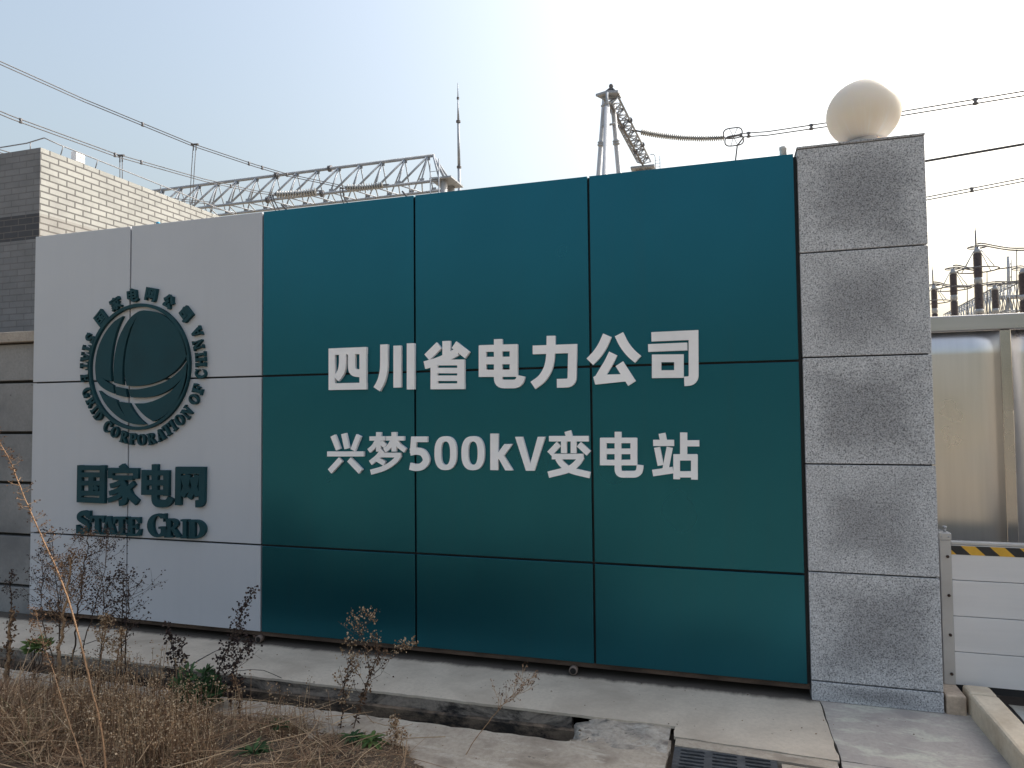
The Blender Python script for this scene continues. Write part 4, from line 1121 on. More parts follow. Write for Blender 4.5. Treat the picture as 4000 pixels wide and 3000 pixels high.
# ------------------------------------------------------------------ lightning mast
MY = 40.0
mt_, mb_ = at(*z2(1634,255), Y=MY), at(*z2(1648,1135), Y=MY)
mast = thing('lightning_mast', 'tall thin lightning mast rising alone behind the green panels', 'mast', (mb_.x, MY, 0))
def mz(y): return at(*z2(1640, y), Y=MY).z
def mx(z): return mb_.x + (mt_.x-mb_.x)*(z-mb_.z)/(mt_.z-mb_.z)
seg_ = [(0, .17), (mz(940), .105), (mz(570), .085), (mz(380), .038), (mt_.z, .022)]
for (za, ra), (zb_, rb) in zip(seg_, seg_[1:]):
    MB().tube([(mx(max(za, 8)), MY, za), (mx(zb_), MY, zb_)], [ra if za == 0 else ra*0.98, rb*1.0 if za < 20 else rb], 12).build('tube', 'galv', mast)
for y_, r_ in ((940, .16), (570, .16), (380, .09)):
    z = mz(y_); MB().lathe((mx(z), MY, z-0.09), (0, 0, 1), [(0, r_*.7), (0.03, r_), (0.07, r_), (0.09, r_*.7), (0.11, r_), (0.15, r_), (0.18, r_*.7)], 12).build('flange', 'galv_dark', mast)

# ------------------------------------------------------------------ tall A-frame gantry
AY = 45.0
af = thing('a_frame_gantry', 'tall pale three-legged gantry tower with a lattice beam running back', 'gantry', (-7.7, AY, 0.0))
def A(x, y, Y=AY): return at(*z3(x, y), Y=Y)
def leg(top, low, r0, r1, joint=None):
    top = Vector(top); low = Vector(low); d = low-top; g_ = top + d*(top.z/(-d.z))
    o = MB().tube([top, g_], [r0, r1], 16).build('leg', 'galv_pale', af)
    if joint is not None:
        p = top + d*((joint-top.z)/d.z)
        MB().lathe(p+d.normalized()*-0.2, d, [(0, r0*1.05), (0.06, r0*1.45), (0.14, r0*1.5), (0.2, r0*1.1), (0.22, r0*1.5), (0.32, r0*1.45), (0.4, r0*1.05)], 16).build('flange', 'galv', o)
leg(A(668,325,46.2), A(625,890,47.2), 0.185, 0.225, A(637,600).z)
leg(A(722,325,46.2), A(770,875,47.6), 0.185, 0.225, A(738,580).z)
leg(A(684,405,44.2), A(668,885,42.4), 0.19, 0.20, None)
hb = MB()
cl, cr, cc = A(606,328), A(778,300), A(700,290)
hb.prism([(cl.x, AY-0.2), (cl.x+0.5, AY+0.7), (cr.x, AY+0.7), (cr.x-0.1, AY-0.3), (-7.7, AY-0.5)], cl.z-0.05, cl.z+0.12)
hb.build('head_plate', 'galv', af)
tp = MB().tube([A(640,318), A(714,262)], 0.075, 8).tube([A(770,310), A(714,262)], 0.075, 8).tube([A(690,300,46), A(714,262,45.3)], 0.06, 8).tube([A(735,305,46), A(714,262,45.3)], 0.06, 8)
tp.tube([A(712,290), A(714,255)], 0.09, 8)
tp.build('peak_bracing', 'galv_dark', af)
MB().lathe(A(714,253)-Vector((0, 0, 0.14)), (0, 0, 1), [(0, 0.03), (0.04, 0.12), (0.12, 0.165), (0.2, 0.165), (0.28, 0.12), (0.32, 0.03)], 14).build('peak_ball', 'galv_dark', af)
jk = MB().tube([A(684,300,44.4), A(684,405,44.1)], 0.10, 8)
jk.tube([A(640,395,45.9), A(740,378,45.9)], 0.07, 6).tube([A(645,395,45.9), A(684,365,44.3)], 0.05, 6).tube([A(735,378,45.9), A(684,365,44.3)], 0.05, 6)
for x_ in (672, 695): jk.tube([A(x_,385,44.1), A(x_,412,44.1)], 0.05, 6)
jk.tube([A(650,540,46.4), A(745,520,46.4)], 0.09, 8)
jk.build('cross_bracing', 'galv', af)
ZB = A(750,320).z
HB = 0.55
lat = MB(); nb = 13
nl, nr, fl_, fr_ = [at(*z3(*q), Z=ZB) for q in ((655, 330), (765, 330), (905, 800), (1000, 795))]
dd_ = (fr_-nr).normalized(); b0, b1 = (nl+nr)/2, (fl_+fr_)/2
c = {'L': [lerp(nl, fl_, k/nb) for k in range(nb+1)], 'R': [lerp(nr, fr_, k/nb) for k in range(nb+1)],
     'B': [lerp(b0, b1, k/nb) - Vector((0, 0, HB)) for k in range(nb+1)]}
for nm in 'LRB': MB().tube([c[nm][0], c[nm][-1]], 0.085, 8).build('chord', 'galv_dark' if nm == 'B' else 'galv', af)
for k in range(nb):
    for p, q in (('L', 'B'), ('R', 'B'), ('L', 'R')):
        lat.tube([c[p][k], c[q][k+1]] if k % 2 else [c[q][k], c[p][k+1]], 0.056, 5)
        lat.tube([c[p][k], c[q][k]], 0.056, 5)
lat.build('lattice', 'galv', af)
for k in (4, 9):
    for nm in 'RB':
        p = c[nm][k]; MB().lathe(p-(b1-b0).normalized()*0.1, b1-b0, [(0, 0.2), (0.07, 0.2), (0.08, 0.11), (0.12, 0.11), (0.13, 0.2), (0.2, 0.2)], 12).build('bolted_flange', 'galv_dark', af)
ef = lerp(b0, b1, 1.0)
MB().prism([(ef.x-1.15, ef.y-0.8), (ef.x+0.95, ef.y-0.8), (ef.x+0.95, ef.y+1.2), (ef.x-1.15, ef.y+1.2)], ZB-HB-0.20, ZB-HB-0.02).build('far_head_plate', 'galv', af)
for x_ in (-0.45, 0.35): MB().tube([(ef.x+x_, ef.y, 0), (ef.x+x_, ef.y, ZB-HB-0.2)], 0.33, 14).build('far_column', 'galv_pale', af)
lx = at(*z3(1035,830), Y=59).x
ld = MB()
for k, xx in enumerate((lx, lx+0.42)):
    ld.tube([(xx, 58.6, 0), (xx, 58.6, ZB+0.2)] + ([(xx-0.12, 58.6, ZB+0.42), (xx-0.42, 58.6, ZB+0.45)] if k == 0 else []), 0.04, 6)
for k in range(80): ld.tube([(lx, 58.6, 0.3*k+0.4), (lx+0.42, 58.6, 0.3*k+0.4)], 0.02, 4)
ld.build('ladder', 'galv', af)

# long string with its grading ring, and the line to the right
i0 = at(*z3(930,580), Y=51.5); i1 = at(*z3(1530,622), Y=51.0)
ins = insulator('insulator_string', i0, i1, 40, 0.25, 'long thin insulator string stretched between the a-frame gantry beam and the oval ring', 'long insulator strings', 'porcelain', 0.24)
MB().tube([at(*z3(890,572), Y=51.6), i0], 0.07, 6).build('shackle', 'galv_dark', ins)
rc_ = at(*z3(1595,617), Y=51.0)
gr = thing('grading_ring', 'oval double grading ring at the end of the long insulator string', 'ring', rc_)
def racetrack(c, hw_, hh, r, dy):
    pts = []
    for k in range(49):
        a_ = 2*PI*k/48; ca, sa = math.cos(a_), math.sin(a_)
        pts.append(Vector((c.x+hw_*math.copysign(abs(ca)**0.55, ca), c.y+dy, c.z+hh*math.copysign(abs(sa)**0.8, sa))))
    return MB().tube(pts, r, 8, False)
racetrack(rc_+Vector((-0.05, 0, 0.18)), 0.68, 0.40, 0.05, -0.3).build('ring_tube', 'galv_dark', gr)
racetrack(rc_+Vector((0.05, 0, -0.18)), 0.68, 0.40, 0.05, 0.3).build('ring_tube', 'galv_dark', gr)
sp_ = MB()
for dx, dz in ((-.3, .55), (.3, .55), (-.2, -.55), (.3, -.55)): sp_.tube([rc_, rc_+Vector((dx, -0.35 if dz > 0 else 0.35, dz))], 0.025, 5)
sp_.tube([rc_+Vector((-0.5, 0, 0.0)), rc_+Vector((0.6, 0, 0.12))], 0.09, 8)
sp_.build('spokes', 'galv_dark', gr)
jm = MB().tube([rc_+Vector((0.75, 0, -0.1)), at(*z3(1622,680), Y=51), at(*z3(1610,780), Y=51), at(*z3(1612,900), Y=51)], 0.06, 6)
jm.build('jumper', 'wire', gr)
GR = 'conductors running out to the right above the gate'
R1 = lineY([z3(1640,606), (3000,521), (3507,446), (4000,365), (4600,255)], [51, 50.0, 46.5, 43.5, 40])
twin_line('power_line', R1, 0.27, 0.042, [0.08, 0.34, 0.66], 'uppermost twin conductor passing behind the globe lamp', GR)
R2 = lineY([z3(1640,800), (3100,720), (3617,629), (4000,563), (4600,455)], [66, 65, 62, 60, 56])
twin_line('power_line', R2, 0.10, 0.055, [], 'middle conductor leaving the granite pillar to the right', GR)
R3 = lineY([z3(1640,1000), (3100,865), (3622,775), (4000,702), (4600,590)], [80, 78, 75, 72, 68])
twin_line('power_line', R3, 0.30, 0.06, [0.62], 'lowest thin twin conductor right of the granite pillar', GR)

# ------------------------------------------------------------------ surge arresters above the gate
def arrester(x, y, ztop, r, big, label, spike, segs, stand=True):
    t = thing('surge_arrester', label, 'surge arrester', (x, y, 0), 'dark ribbed surge arresters above the gate')
    z = ztop - 0.36
    for k, (kind, L) in enumerate(segs):
        if kind == 'r':
            prof = []; n = int(L/0.055); 
            for i in range(n):
                za = -L*(i/n); h = L/n
                prof += [(-za, r*0.84), (-za+h*0.35, r*1.08), (-za+h*0.6, r*1.0)]
            prof.append((L, r*0.86))
            MB().lathe((x, y, z), (0, 0, -1), prof, 18).build('ribbed_body', 'brown_porcelain', t)
        else:
            MB().lathe((x, y, z), (0, 0, -1), [(0, r*0.8), (L*.12, r*0.95), (L*.3, r*0.98), (L*.7, r*0.98), (L*.85, r*0.85), (L, r*0.75)], 18).build('flange', 'flange', t)
        z -= L
    MB().lathe((x, y, 0), (0, 0, 1), [(0, r*0.9), (max(0.1, z), r*0.9)], 12).build('support', 'galv_pale', t)
    MB().lathe((x, y, ztop-0.36), (0, 0, 1), [(0, r*0.8), (0.12, r*0.95), (0.2, r*0.7), (0.36, r*0.5)], 16).build('head', 'flange', t)
    rr = r*2.1
    MB().ring((x, y, ztop), rr, 0.033, seg=36).tube([(x-rr, y, ztop), (x+rr, y, ztop)], 0.022, 6).tube([(x, y-rr, ztop), (x, y+rr, ztop)], 0.022, 6).build('top_ring', 'galv_dark', t)
    if big:
        zr = ztop-big[0]; R_ = big[1]
        m = MB().ring((x, y, zr), R_, 0.038, seg=48)
        m.build('grading_ring', 'galv_dark', t)
        rods = MB()
        for a_ in (35, 125, 215, 305):
            ca, sa = math.cos(R(a_)), math.sin(R(a_))
            rods.tube([(x+ca*r*1.1, y+sa*r*1.1, ztop-0.2), (x+ca*R_, y+sa*R_, zr)], 0.022, 6)
        rods.build('ring_rods', 'galv', t)
    if spike:
        MB().tube([(x-.05, y, ztop-0.05), (x-.05, y, ztop+spike*0.72)], 0.042, 8).tube([(x-.05, y, ztop+spike*0.72), (x-.05, y, ztop+spike)], [0.02, 0.006], 6).build('lightning_rod', 'galv_dark', t)
    return t
ZT = 10.3
b1_, b2_, b3_, b4_, b5_ = [at(*z5(x, y), Z=zz) for x, y, zz in ((490,1040,ZT), (738,827,ZT), (1050,550,ZT), (1280,1042,ZT), (1650,822,ZT))]
def zat(b, x, y): return at(*z5(x, y), Y=b.y).z
SEG = [('r', 1.28), ('f', .40), ('r', 1.30), ('f', .32), ('r', 1.28), ('f', .3)]
arrester(b3_.x, b3_.y, ZT, 0.205, (zat(b3_,1060,550)-zat(b3_,1060,845), 0.95), 'tallest ribbed surge arrester with lightning rod and wide ring above the gate', zat(b3_,1037,250)-ZT, SEG)
arrester(b2_.x, b2_.y, ZT, 0.200, (zat(b2_,742,825)-zat(b2_,742,1085), 0.95), 'second tallest surge arrester with wide ring, left of the tallest', 0, SEG)
arrester(b1_.x, b1_.y, ZT, 0.195, (zat(b1_,490,1040)-zat(b1_,490,1260), 0.95), 'lowest ringed surge arrester with lightning rod, next to the granite pillar', zat(b1_,503,770)-ZT, SEG)
arrester(b4_.x, b4_.y, ZT, 0.215, None, 'short surge arrester with only a top ring, right of the tallest', 0, SEG)
arrester(b5_.x, b5_.y, ZT, 0.270, None, 'thick surge arrester cut by the right edge of the view', 0, SEG)
def bus(pts, r, label, twin=0.12):
    m = MB()
    P_ = crom3(pts)
    for s_ in ((-.5, .5) if twin else (0,)): m.tube([p+Vector((0, 0, twin*s_)) for p in P_], r, 7)
    return tag(m.build('busbar', 'galv_dark'), label, 'busbar', 'tubular busbars over the arresters')
def crom3(P, n=6):
    P = [Vector(p) for p in P]; P = [P[0]*2-P[1]] + P + [P[-1]*2-P[-2]]; out = []
    for i in range(1, len(P)-2):
        p0, p1, p2, p3 = P[i-1:i+3]
        for k in range(n):
            t = k/n; out.append(0.5*((2*p1)+(p2-p0)*t+(2*p0-5*p1+4*p2-p3)*t*t+(3*p1-p0-3*p2+p3)*t**3))
    out.append(P[-2]); return out
def Z5(l, ys): return [at(*z5(x, y), Y=yy) for (x, y), yy in zip(l, ys)]
y3, y2, y1 = b3_.y, b2_.y, b1_.y
bus(Z5([(1050,522),(1120,512),(1300,545),(1480,572),(1659,575),(2000,560)], [y3, y3, y3+1, y3+2, y3+2, y3+2]), 0.042, 'busbar sagging right from the tallest surge arrester')
bus(Z5([(738,800),(800,795),(920,822),(1030,838)], [y2, y2, y2, y2]), 0.042, 'short busbar leaving the second tallest surge arrester')
bus(Z5([(1290,836),(1400,822),(1520,803),(1645,778)], [y2, y2, y2, b5_.y]), 0.042, 'busbar rising to the thick surge arrester at the right', 0.0)
bus(Z5([(485,1010),(560,1018),(700,1050),(930,1055),(1130,1030),(1280,1003)], [y1, y1, y1+.5, y1+1, y1+1, b4_.y]), 0.045, 'low busbar linking the leftmost and the short surge arrester')
bus(Z5([(1280,1003),(1450,1008),(1590,995)], [b4_.y, b4_.y, b4_.y]), 0.045, 'short low busbar right of the short surge arrester')
for (x, ya, yb_, Y_, lb) in ((924, 1060, 1500, y1+1, 'left'), (1180, 870, 1500, y2, 'middle'), (1565, 580, 1500, y3+2, 'right')):
    m = MB().tube([at(*z5(x, ya), Y=Y_), at(*z5(x+2, yb_), Y=Y_)], 0.028, 6)
    tag(m.build('drop_wire', 'wire'), lb + ' one of three thin vertical wires hanging from the busbars', 'wire', 'vertical drop wires')

# ------------------------------------------------------------------ far gantry behind the arresters
FY = 88.0
fg = thing('far_gantry', 'pale far gantry post on two legs with a lattice beam behind the arresters', 'gantry', (31, FY, 0))
def F(x, y): return at(*z5(x, y), Y=FY)
pt, pj_ = F(1455,670), F(1460,1200)
MB().tube([pt, pj_], 0.17, 14).build('post', 'galv_pale', fg)
for x_ in (1432, 1522):
    q = F(x_, 1415); d_ = q-pj_; MB().tube([pj_, pj_+d_*(pj_.z/-d_.z)], [0.17, 0.19], 12).build('leg', 'galv_pale', fg)
MB().prism([(pj_.x-1.0, FY-1.0), (pj_.x+1.4, FY-1.0), (pj_.x+1.4, FY+1.0), (pj_.x-1.0, FY+1.0)], pj_.z-0.1, pj_.z+0.12).build('head_plate', 'galv', fg)
ld = MB().tube([F(1493,705), F(1500,1000)], 0.05, 6).tube([F(1478,770), F(1493,760)], 0.06, 5).tube([F(1478,940), F(1496,930)], 0.06, 5)
ld.build('ladder', 'galv', fg)
ZF = F(1455,1120).z
q0 = at(*z5(1640,985), Z=ZF); q1 = at(*z5(790,1440), Z=ZF-0.3)
q0 = Vector((q0.x, q0.y, ZF)); q1 = Vector((q1.x, q1.y, ZF))
dr = (q1-q0).normalized(); q1 = q0 + dr*((q1-q0).length)
sdv = Vector((-dr.y, dr.x, 0)); nb = 22; c = {}
hB = 3.0
c['L'] = [lerp(q0, q1, k/nb) for k in range(nb+1)]
c['R'] = [lerp(q0, q1, k/nb)+sdv*1.6 for k in range(nb+1)]
c['B'] = [lerp(q0, q1, k/nb)-Vector((0, 0, hB)) for k in range(nb+1)]
c['C'] = [lerp(q0, q1, k/nb)+sdv*1.6-Vector((0, 0, hB)) for k in range(nb+1)]
for nm in 'LRBC': MB().tube([c[nm][0], c[nm][-1]], 0.075, 6).build('chord', 'galv', fg)
lat = MB()
for k in range(nb):
    for p, q in (('L', 'B'), ('R', 'C'), ('L', 'R'), ('B', 'C')):
        lat.tube([c[p][k], c[q][k+1]], 0.045, 5).tube([c[q][k], c[p][k+1]], 0.045, 5)
lat.build('lattice', 'galv', fg)

# ------------------------------------------------------------------ weeds, bushes, dry grass
rnd = random.Random(21)
def rv(s_=1.0): return Vector((rnd.uniform(-1, 1), rnd.uniform(-1, 1), rnd.uniform(-1, 1)))*s_
c3 = lambda x, y: (x*.3617, 2000+y*.3617)
c4 = lambda x, y: (400+x*.3616, 2400+y*.3616)
c6 = lambda x, y: (900+x*.6028, 2000+y*.6028)
c7 = lambda x, y: (1800+x*.4521, 2300+y*.4521)
c5 = lambda x, y: (x*.30136, 2500+y*.30136)

def bit(m, p, size, elong=1.0, d=None):
    """a small curled seed husk or shrivelled leaf: two crossed folded faces"""
    d = (d or rv()).normalized(); q = d.cross(rv()).normalized(); e = d.cross(q)
    L = size*elong
    m.tint = rnd.random()
    m.quad([p, p+d*L*.5+q*size*.45, p+d*L+e*size*.15, p+d*L*.5-q*size*.45+e*size*.25])
    m.quad([p, p+d*L*.45+e*size*.45, p+d*L*.95, p+d*L*.45-e*size*.4])

def weed(label, pts, Y, r, stem_mat, seed_mat, crown=(0.35, 1.0), nb=22, bl=0.09, ns=7, ss=0.011, husk=26, husk_len=1.8, up=0.8, spread=1.0, name='dead_weed', group='dead weeds standing along the ditch', base=True, depth_slope=0.0):
    P = []
    for k, (u, v) in enumerate(pts): P.append(at(u, v, Y=Y + depth_slope*k))
    if base:
        d = (P[0]-P[min(1, len(P)-1)]); b = P[0].copy(); b.x += d.x*0.15
        b.z = min(-0.02, P[0].z-0.02); P = [b] + P
    P = crom3(P, 5)
    P = [p + Vector((rnd.uniform(-1, 1), rnd.uniform(-1, 1), 0))*r*(0.25 if 'stalk' in label else 0.9) for p in P]
    n = len(P)
    if stem_mat == 'dark_stem': r *= 0.72
    t = thing(name, label, 'dead weed', P[0], group)
    st = MB(); st.tint = rnd.uniform(0.2, 0.8)
    st.tube(P, [r*(1-0.65*i/(n-1)) for i in range(n)], 6)
    sd_ = MB()
    L = [(P[i+1]-P[i]).length for i in range(n-1)]; tot = sum(L)
    def onstem(f):
        a = f*tot
        for i in range(n-1):
            if a <= L[i] or i == n-2: return lerp(P[i], P[i+1], min(1, a/L[i])), (P[i+1]-P[i]).normalized()
            a -= L[i]
    for k in range(nb):
        f = crown[0] + (crown[1]-crown[0])*(k+rnd.random())/nb
        p, d = onstem(min(f, 0.999))
        taper = 0.35 + 0.65*math.sin(PI*min(1, 0.12+0.88*(f-crown[0])/(crown[1]-crown[0]+1e-6)))
        o = Vector((rnd.uniform(-1, 1), rnd.uniform(-.8, .8), 0)).normalized()*spread + d*up
        l = bl*(1.45 if bl >= .08 else 1.0)*taper*rnd.uniform(0.5, 1.3)
        e1 = p + o.normalized()*l*0.55 + rv(l*.08); e2 = e1 + (o.normalized()+Vector((0, 0, .35))).normalized()*l*0.5 + rv(l*.12)
        st.tint = rnd.uniform(0.1, 0.9)
        st.tube([p, e1, e2], [min(r*.3, .0016), .0009, .0006], 4)
        tw = [e2, lerp(e1, e2, .5)]
        for q_ in range(3):
            e3 = e1 + (e2-e1)*rnd.uniform(.2, .8) + rv(l*.28); st.tube([lerp(e1, e2, rnd.random()*.6), e3], .0006, 3); tw.append(e3)
        for q_ in range(ns+4):
            c_ = rnd.choice(tw) + rv(ss*1.5)
            bit(sd_, c_, ss*rnd.uniform(0.55, 1.35), 1.1)
    st2 = MB()
    for k in range(husk):
        p, d = onstem(rnd.uniform(0.05, 0.95)); bit(st2, p + rv(r), ss*rnd.uniform(.6, 1.3), husk_len, Vector((rnd.uniform(-1, 1), rnd.uniform(-1, 1), rnd.uniform(-1.2, .4))))
    st.build('stem', stem_mat, t, False)
    if sd_.f: sd_.build('seed_heads', seed_mat, t, False)
    if st2.f: st2.build('withered_leaves', seed_mat if seed_mat != 'pale_seed' else 'brown_seed', t, False)
    return t

YW = -0.93
weed('dark feathery weed at the far left in front of the perimeter wall', [c3(95,1560), c3(100,1300), c3(120,1000), c3(125,650)], YW-.05, 0.008, 'dark_stem', 'dark_seed', (.72, 1), 12, .06, 5, .010, 40)
weed('thick straw-brown husky stem at the far left', [c3(70,1659), c3(100,1450), c3(110,1200), c3(130,1060)], YW-.12, 0.013, 'tan_stem', 'brown_seed', (.3, 1), 16, .04, 5, .012, 60)
weed('tall open seeding weed beside the left edge of the white panels', [c3(560,1560), c3(470,1250), c3(455,1000), c3(460,600), c3(500,420)], YW, 0.0055, 'dark_stem', 'dark_seed', (.45, 1), 28, .10, 7, .009, 26)
weed('slender seeding weed leaning right behind the long bare stalk', [c3(640,1100), c3(600,700), c3(575,430), c3(540,215)], YW+.02, 0.005, 'dark_stem', 'dark_seed', (.35, 1), 26, .11, 6, .009, 14)
weed('reddish bushy seeding weed in the middle of the white wall clump', [c3(635,1640), c3(660,1350), c3(695,1120), c3(735,800), c3(800,450)], YW-.1, 0.012, 'tan_stem', 'brown_seed', (.40, 1), 44, .13, 9, .009, 60)
weed('pale brown bushy weed beside the reddish one', [c3(640,1350), c3(640,1000), c3(690,750), c3(700,560)], YW-.02, 0.006, 'dark_stem', 'brown_seed', (.42, 1), 34, .11, 8, .009, 20)
weed('tallest dark weed reaching the letters of the small english words', [c3(780,1640), c3(820,1300), c3(855,1000), c3(900,640), c3(930,450), c3(962,210)], YW, 0.009, 'dark_stem', 'brown_seed', (.45, 1), 42, .11, 8, .0095, 40)
weed('weed leaning right under the dark english letters', [c3(900,1400), c3(1000,1130), c3(1070,850), c3(1130,620), c3(1180,200)], YW+.03, 0.006, 'dark_stem', 'dark_seed', (.42, 1), 34, .11, 7, .010, 22)
weed('thin upright weed with one pale tuft beside the panel joint', [c3(1085,1590), c3(1110,1280), c3(1120,950), c3(1100,700)], YW-.02, 0.0055, 'dark_stem', 'brown_seed', (.25, 1), 18, .08, 5, .010, 22)
weed('dark flat-topped weed standing left of the panel joint', [c3(1305,1600), c3(1318,1250), c3(1325,900), c3(1350,640)], YW, 0.007, 'dark_stem', 'dark_seed', (.50, 1), 24, .11, 8, .011, 40)
weed('dark branching weed standing right on the panel joint', [c3(1360,1600), c3(1370,1300), c3(1385,1000), c3(1400,760)], YW+.01, 0.008, 'dark_stem', 'dark_seed', (.45, 1), 26, .15, 8, .011, 44, spread=1.3)
weed('pale tufted low weed in front of the dark branching ones', [c3(1260,1659), c3(1290,1450), c3(1320,1260)], YW-.1, 0.005, 'tan_stem', 'pale_seed', (.35, 1), 24, .06, 8, .010, 10)
weed('low pale tufted weed under the small english words', [c3(1080,1659), c3(1130,1350), c3(1150,1120)], YW-.12, 0.005, 'tan_stem', 'pale_seed', (.6, 1), 22, .06, 8, .010, 10)
weed('short dark leafy stalk left of the green bush', [c4(785,580), c4(765,430), c4(735,290), c4(700,110)], YW-.02, 0.005, 'dark_stem', 'dark_seed', (.2, 1), 14, .035, 5, .016, 44, 1.5)
weed('thin dark stalk rising from the green bush', [c4(895,545), c4(870,430), c4(840,235)], YW-.02, 0.004, 'dark_stem', 'dark_seed', (.2, 1), 12, .035, 4, .014, 26, 1.5)
weed('tall dark weed leaning right in front of the white and green joint', [c4(1240,680), c4(1300,480), c4(1370,320), c4(1440,150), c4(1500,0), c4(1545,-130), c4(1640,-250)], YW+.02, 0.0065, 'dark_stem', 'dark_seed', (.05, 1), 34, .07, 5, .014, 70, 1.4)
weed('dark bushy weed right of the green bush', [c4(1400,650), c4(1440,520), c4(1510,400), c4(1570,290)], YW, 0.006, 'dark_stem', 'dark_seed', (.05, .97), 24, .09, 6, .015, 50, 1.4)
weed('left stem of the forked pale-flowered weed before the green panels', [c6(690,1640), c6(720,1350), c6(735,1150), c6(760,1020), c6(800,890)], -1.0, 0.0058, 'dark_stem', 'pale_seed', (.45, 1), 22, .09, 6, .011, 70, 2.2, 1.3, .8)
weed('right stem of the forked pale-flowered weed before the green panels', [c6(790,1420), c6(850,1210), c6(905,1060), c6(950,950), c6(985,905)], -0.98, 0.0058, 'dark_stem', 'brown_seed', (.35, .95), 20, .09, 5, .011, 70, 2.4, 1.2, .9)
weed('thin tall flower stem topping the forked weed', [c6(905,1060), c6(880,900), c6(850,780), c6(890,640)], -0.985, 0.0026, 'dark_stem', 'pale_seed', (.30, 1), 24, .08, 7, .0095, 8, 1.5, .8, 1.1, base=False)
weed('side stem of the forked weed arching over to the panel joint', [c6(950,950), c6(1040,950), c6(1110,890), c6(1170,845)], -0.97, 0.0025, 'dark_stem', 'pale_seed', (.5, 1), 12, .05, 6, .010, 8, 1.5, base=False)
weed('slim grey weed leaning over the ditch with an airy top', [c7(-40,1570), c7(100,1340), c7(240,1150), c7(380,985), c7(500,870), c7(595,775)], -1.08, 0.0030, 'tan_stem', 'brown_seed', (.62, 1), 26, .085, 5, .0065, 6, 1.5, .9, .9)
weed('small tan weed with round pods on the concrete strip', [c6(1080,1640), c6(1070,1500), c6(1060,1340)], -1.14, 0.0035, 'tan_stem', 'pale_seed', (.05, 1), 34, .05, 7, .010, 24, 1.2)
weed('pale bristly stalk of dry seed at the lower left edge', [c5(20,1050), c5(60,930), c5(90,820), c5(115,735)], -1.35, 0.0030, 'tan_stem', 'pale_seed', (.62, 1), 40, .014, 5, .008, 0, 1.2, 1.5)
weed('long bare tan stalk leaning left across the whole lower left corner', [(418,3080), (395,2850), (352,2670), (313,2500), (262,2330), (215,2210), (168,2108), (120,2000), (80,1905), (40,1800), (2,1735), (-40,1650)], -1.92, 0.0047, 'tan_stem', 'brown_seed', (.50, 1), 60, .045, 3, .007, 120, 2.0, .5, 1.2, depth_slope=0.02)
weed('shorter bare pale stalk leaning left beside the long one', [(340,3040), (303,2920), (262,2800), (225,2680), (205,2610), (178,2540), (160,2470), (135,2375)], -1.88, 0.0031, 'tan_stem', 'brown_seed', (.66, 1), 34, .05, 4, .008, 30, 2.0, .5, 1.2, depth_slope=0.01)
for k, (a_, b_, Y_, lb) in enumerate(((c5(700,1240), c5(735,480), -1.2, 'straight thin brown stalk left of the crossing stalks'), (c5(1250,1500), c5(1265,560), -1.25, 'straight dark stalk behind the long bare stalk'),
                          (c4(1480,900), c4(1400,640), -1.0, 'short straw stalk right of the green bush'), (c5(430,830), c5(440,300), -1.0, 'dark bare stalk under the small green shoot'))):
    weed(lb, [a_, ((a_[0]+b_[0])/2+4, (a_[1]+b_[1])/2), b_], Y_, 0.006 if k != 3 else 0.009, 'dark_stem' if k != 2 else 'tan_stem', 'brown_seed', (.2, 1), 10, .03, 3, .009, 50)

def leafy(label, centre, rad, n, size, mat, cat='plant', name='green_plant', lobes=3, flat=.8, low=0.0):
    c = Vector(centre); t = thing(name, label, cat, (c.x, c.y, max(-.02, c.z-rad)), 'green plants among the dry grass')
    m = MB(); stem = MB()
    base = Vector((c.x, c.y, -0.02))
    for k in range(n):
        d = rv(); d.z = abs(d.z)*1.2 - low; d.normalize()
        p = c + Vector((d.x*rad, d.y*rad*.8, d.z*rad*flat))*(rnd.random()**0.45)
        if k % 5 == 0: stem.tint = rnd.random()*.5; stem.tube([base + rv(.02), lerp(base, p, .55)+rv(.02), p], .0022, 4)
        o = (d + Vector((0, 0, .25)) + rv(.5)).normalized()
        for q in range(lobes):
            w_ = (o + rv(.7)).normalized(); s_ = w_.cross(Vector((0, 0, 1)))
            if s_.length < .1: s_ = Vector((1, 0, 0))
            s_.normalize(); u_ = s_.cross(w_); L = size*rnd.uniform(.6, 1.25)
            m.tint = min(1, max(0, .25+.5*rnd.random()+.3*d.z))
            a0 = p; a1 = p+w_*L*.35; a2 = p+w_*L*.7-u_*L*.05; a3 = p+w_*L-u_*L*.18
            ww = L*.26
            m.raw([a0, a1+s_*ww-u_*.12*L, a2+s_*ww*.75-u_*.12*L, a3, a2-s_*ww*.75-u_*.12*L, a1-s_*ww-u_*.12*L, a1+u_*.06*L, a2+u_*.04*L], [(0,1,6), (1,2,7,6), (2,3,7), (3,4,7), (4,5,6,7), (5,0,6)], True)
    m.build('leaves', mat, t, False); stem.build('stems', 'dark_stem', t, False)
    return t
bc = at(*c4(1010,760), Y=-1.0)
leafy('leafy green bush growing out of the dry grass at the ditch', bc - Vector((0, 0, .05)), 0.145, 230, 0.045, 'leaf', 'bush', 'green_bush', 3, 1.0, .5)
leafy('small bright green shoot at the left above the ditch', at(*c3(400,1500), Y=-1.0), 0.055, 34, 0.06, 'leaf_light', 'plant', 'green_shoot', 2, 1.0)
leafy('pale green sprig in the grass at the lower left edge', at(*c5(90,1200), Y=-1.45), 0.035, 20, 0.035, 'leaf_light', 'plant', 'green_sprig', 2)
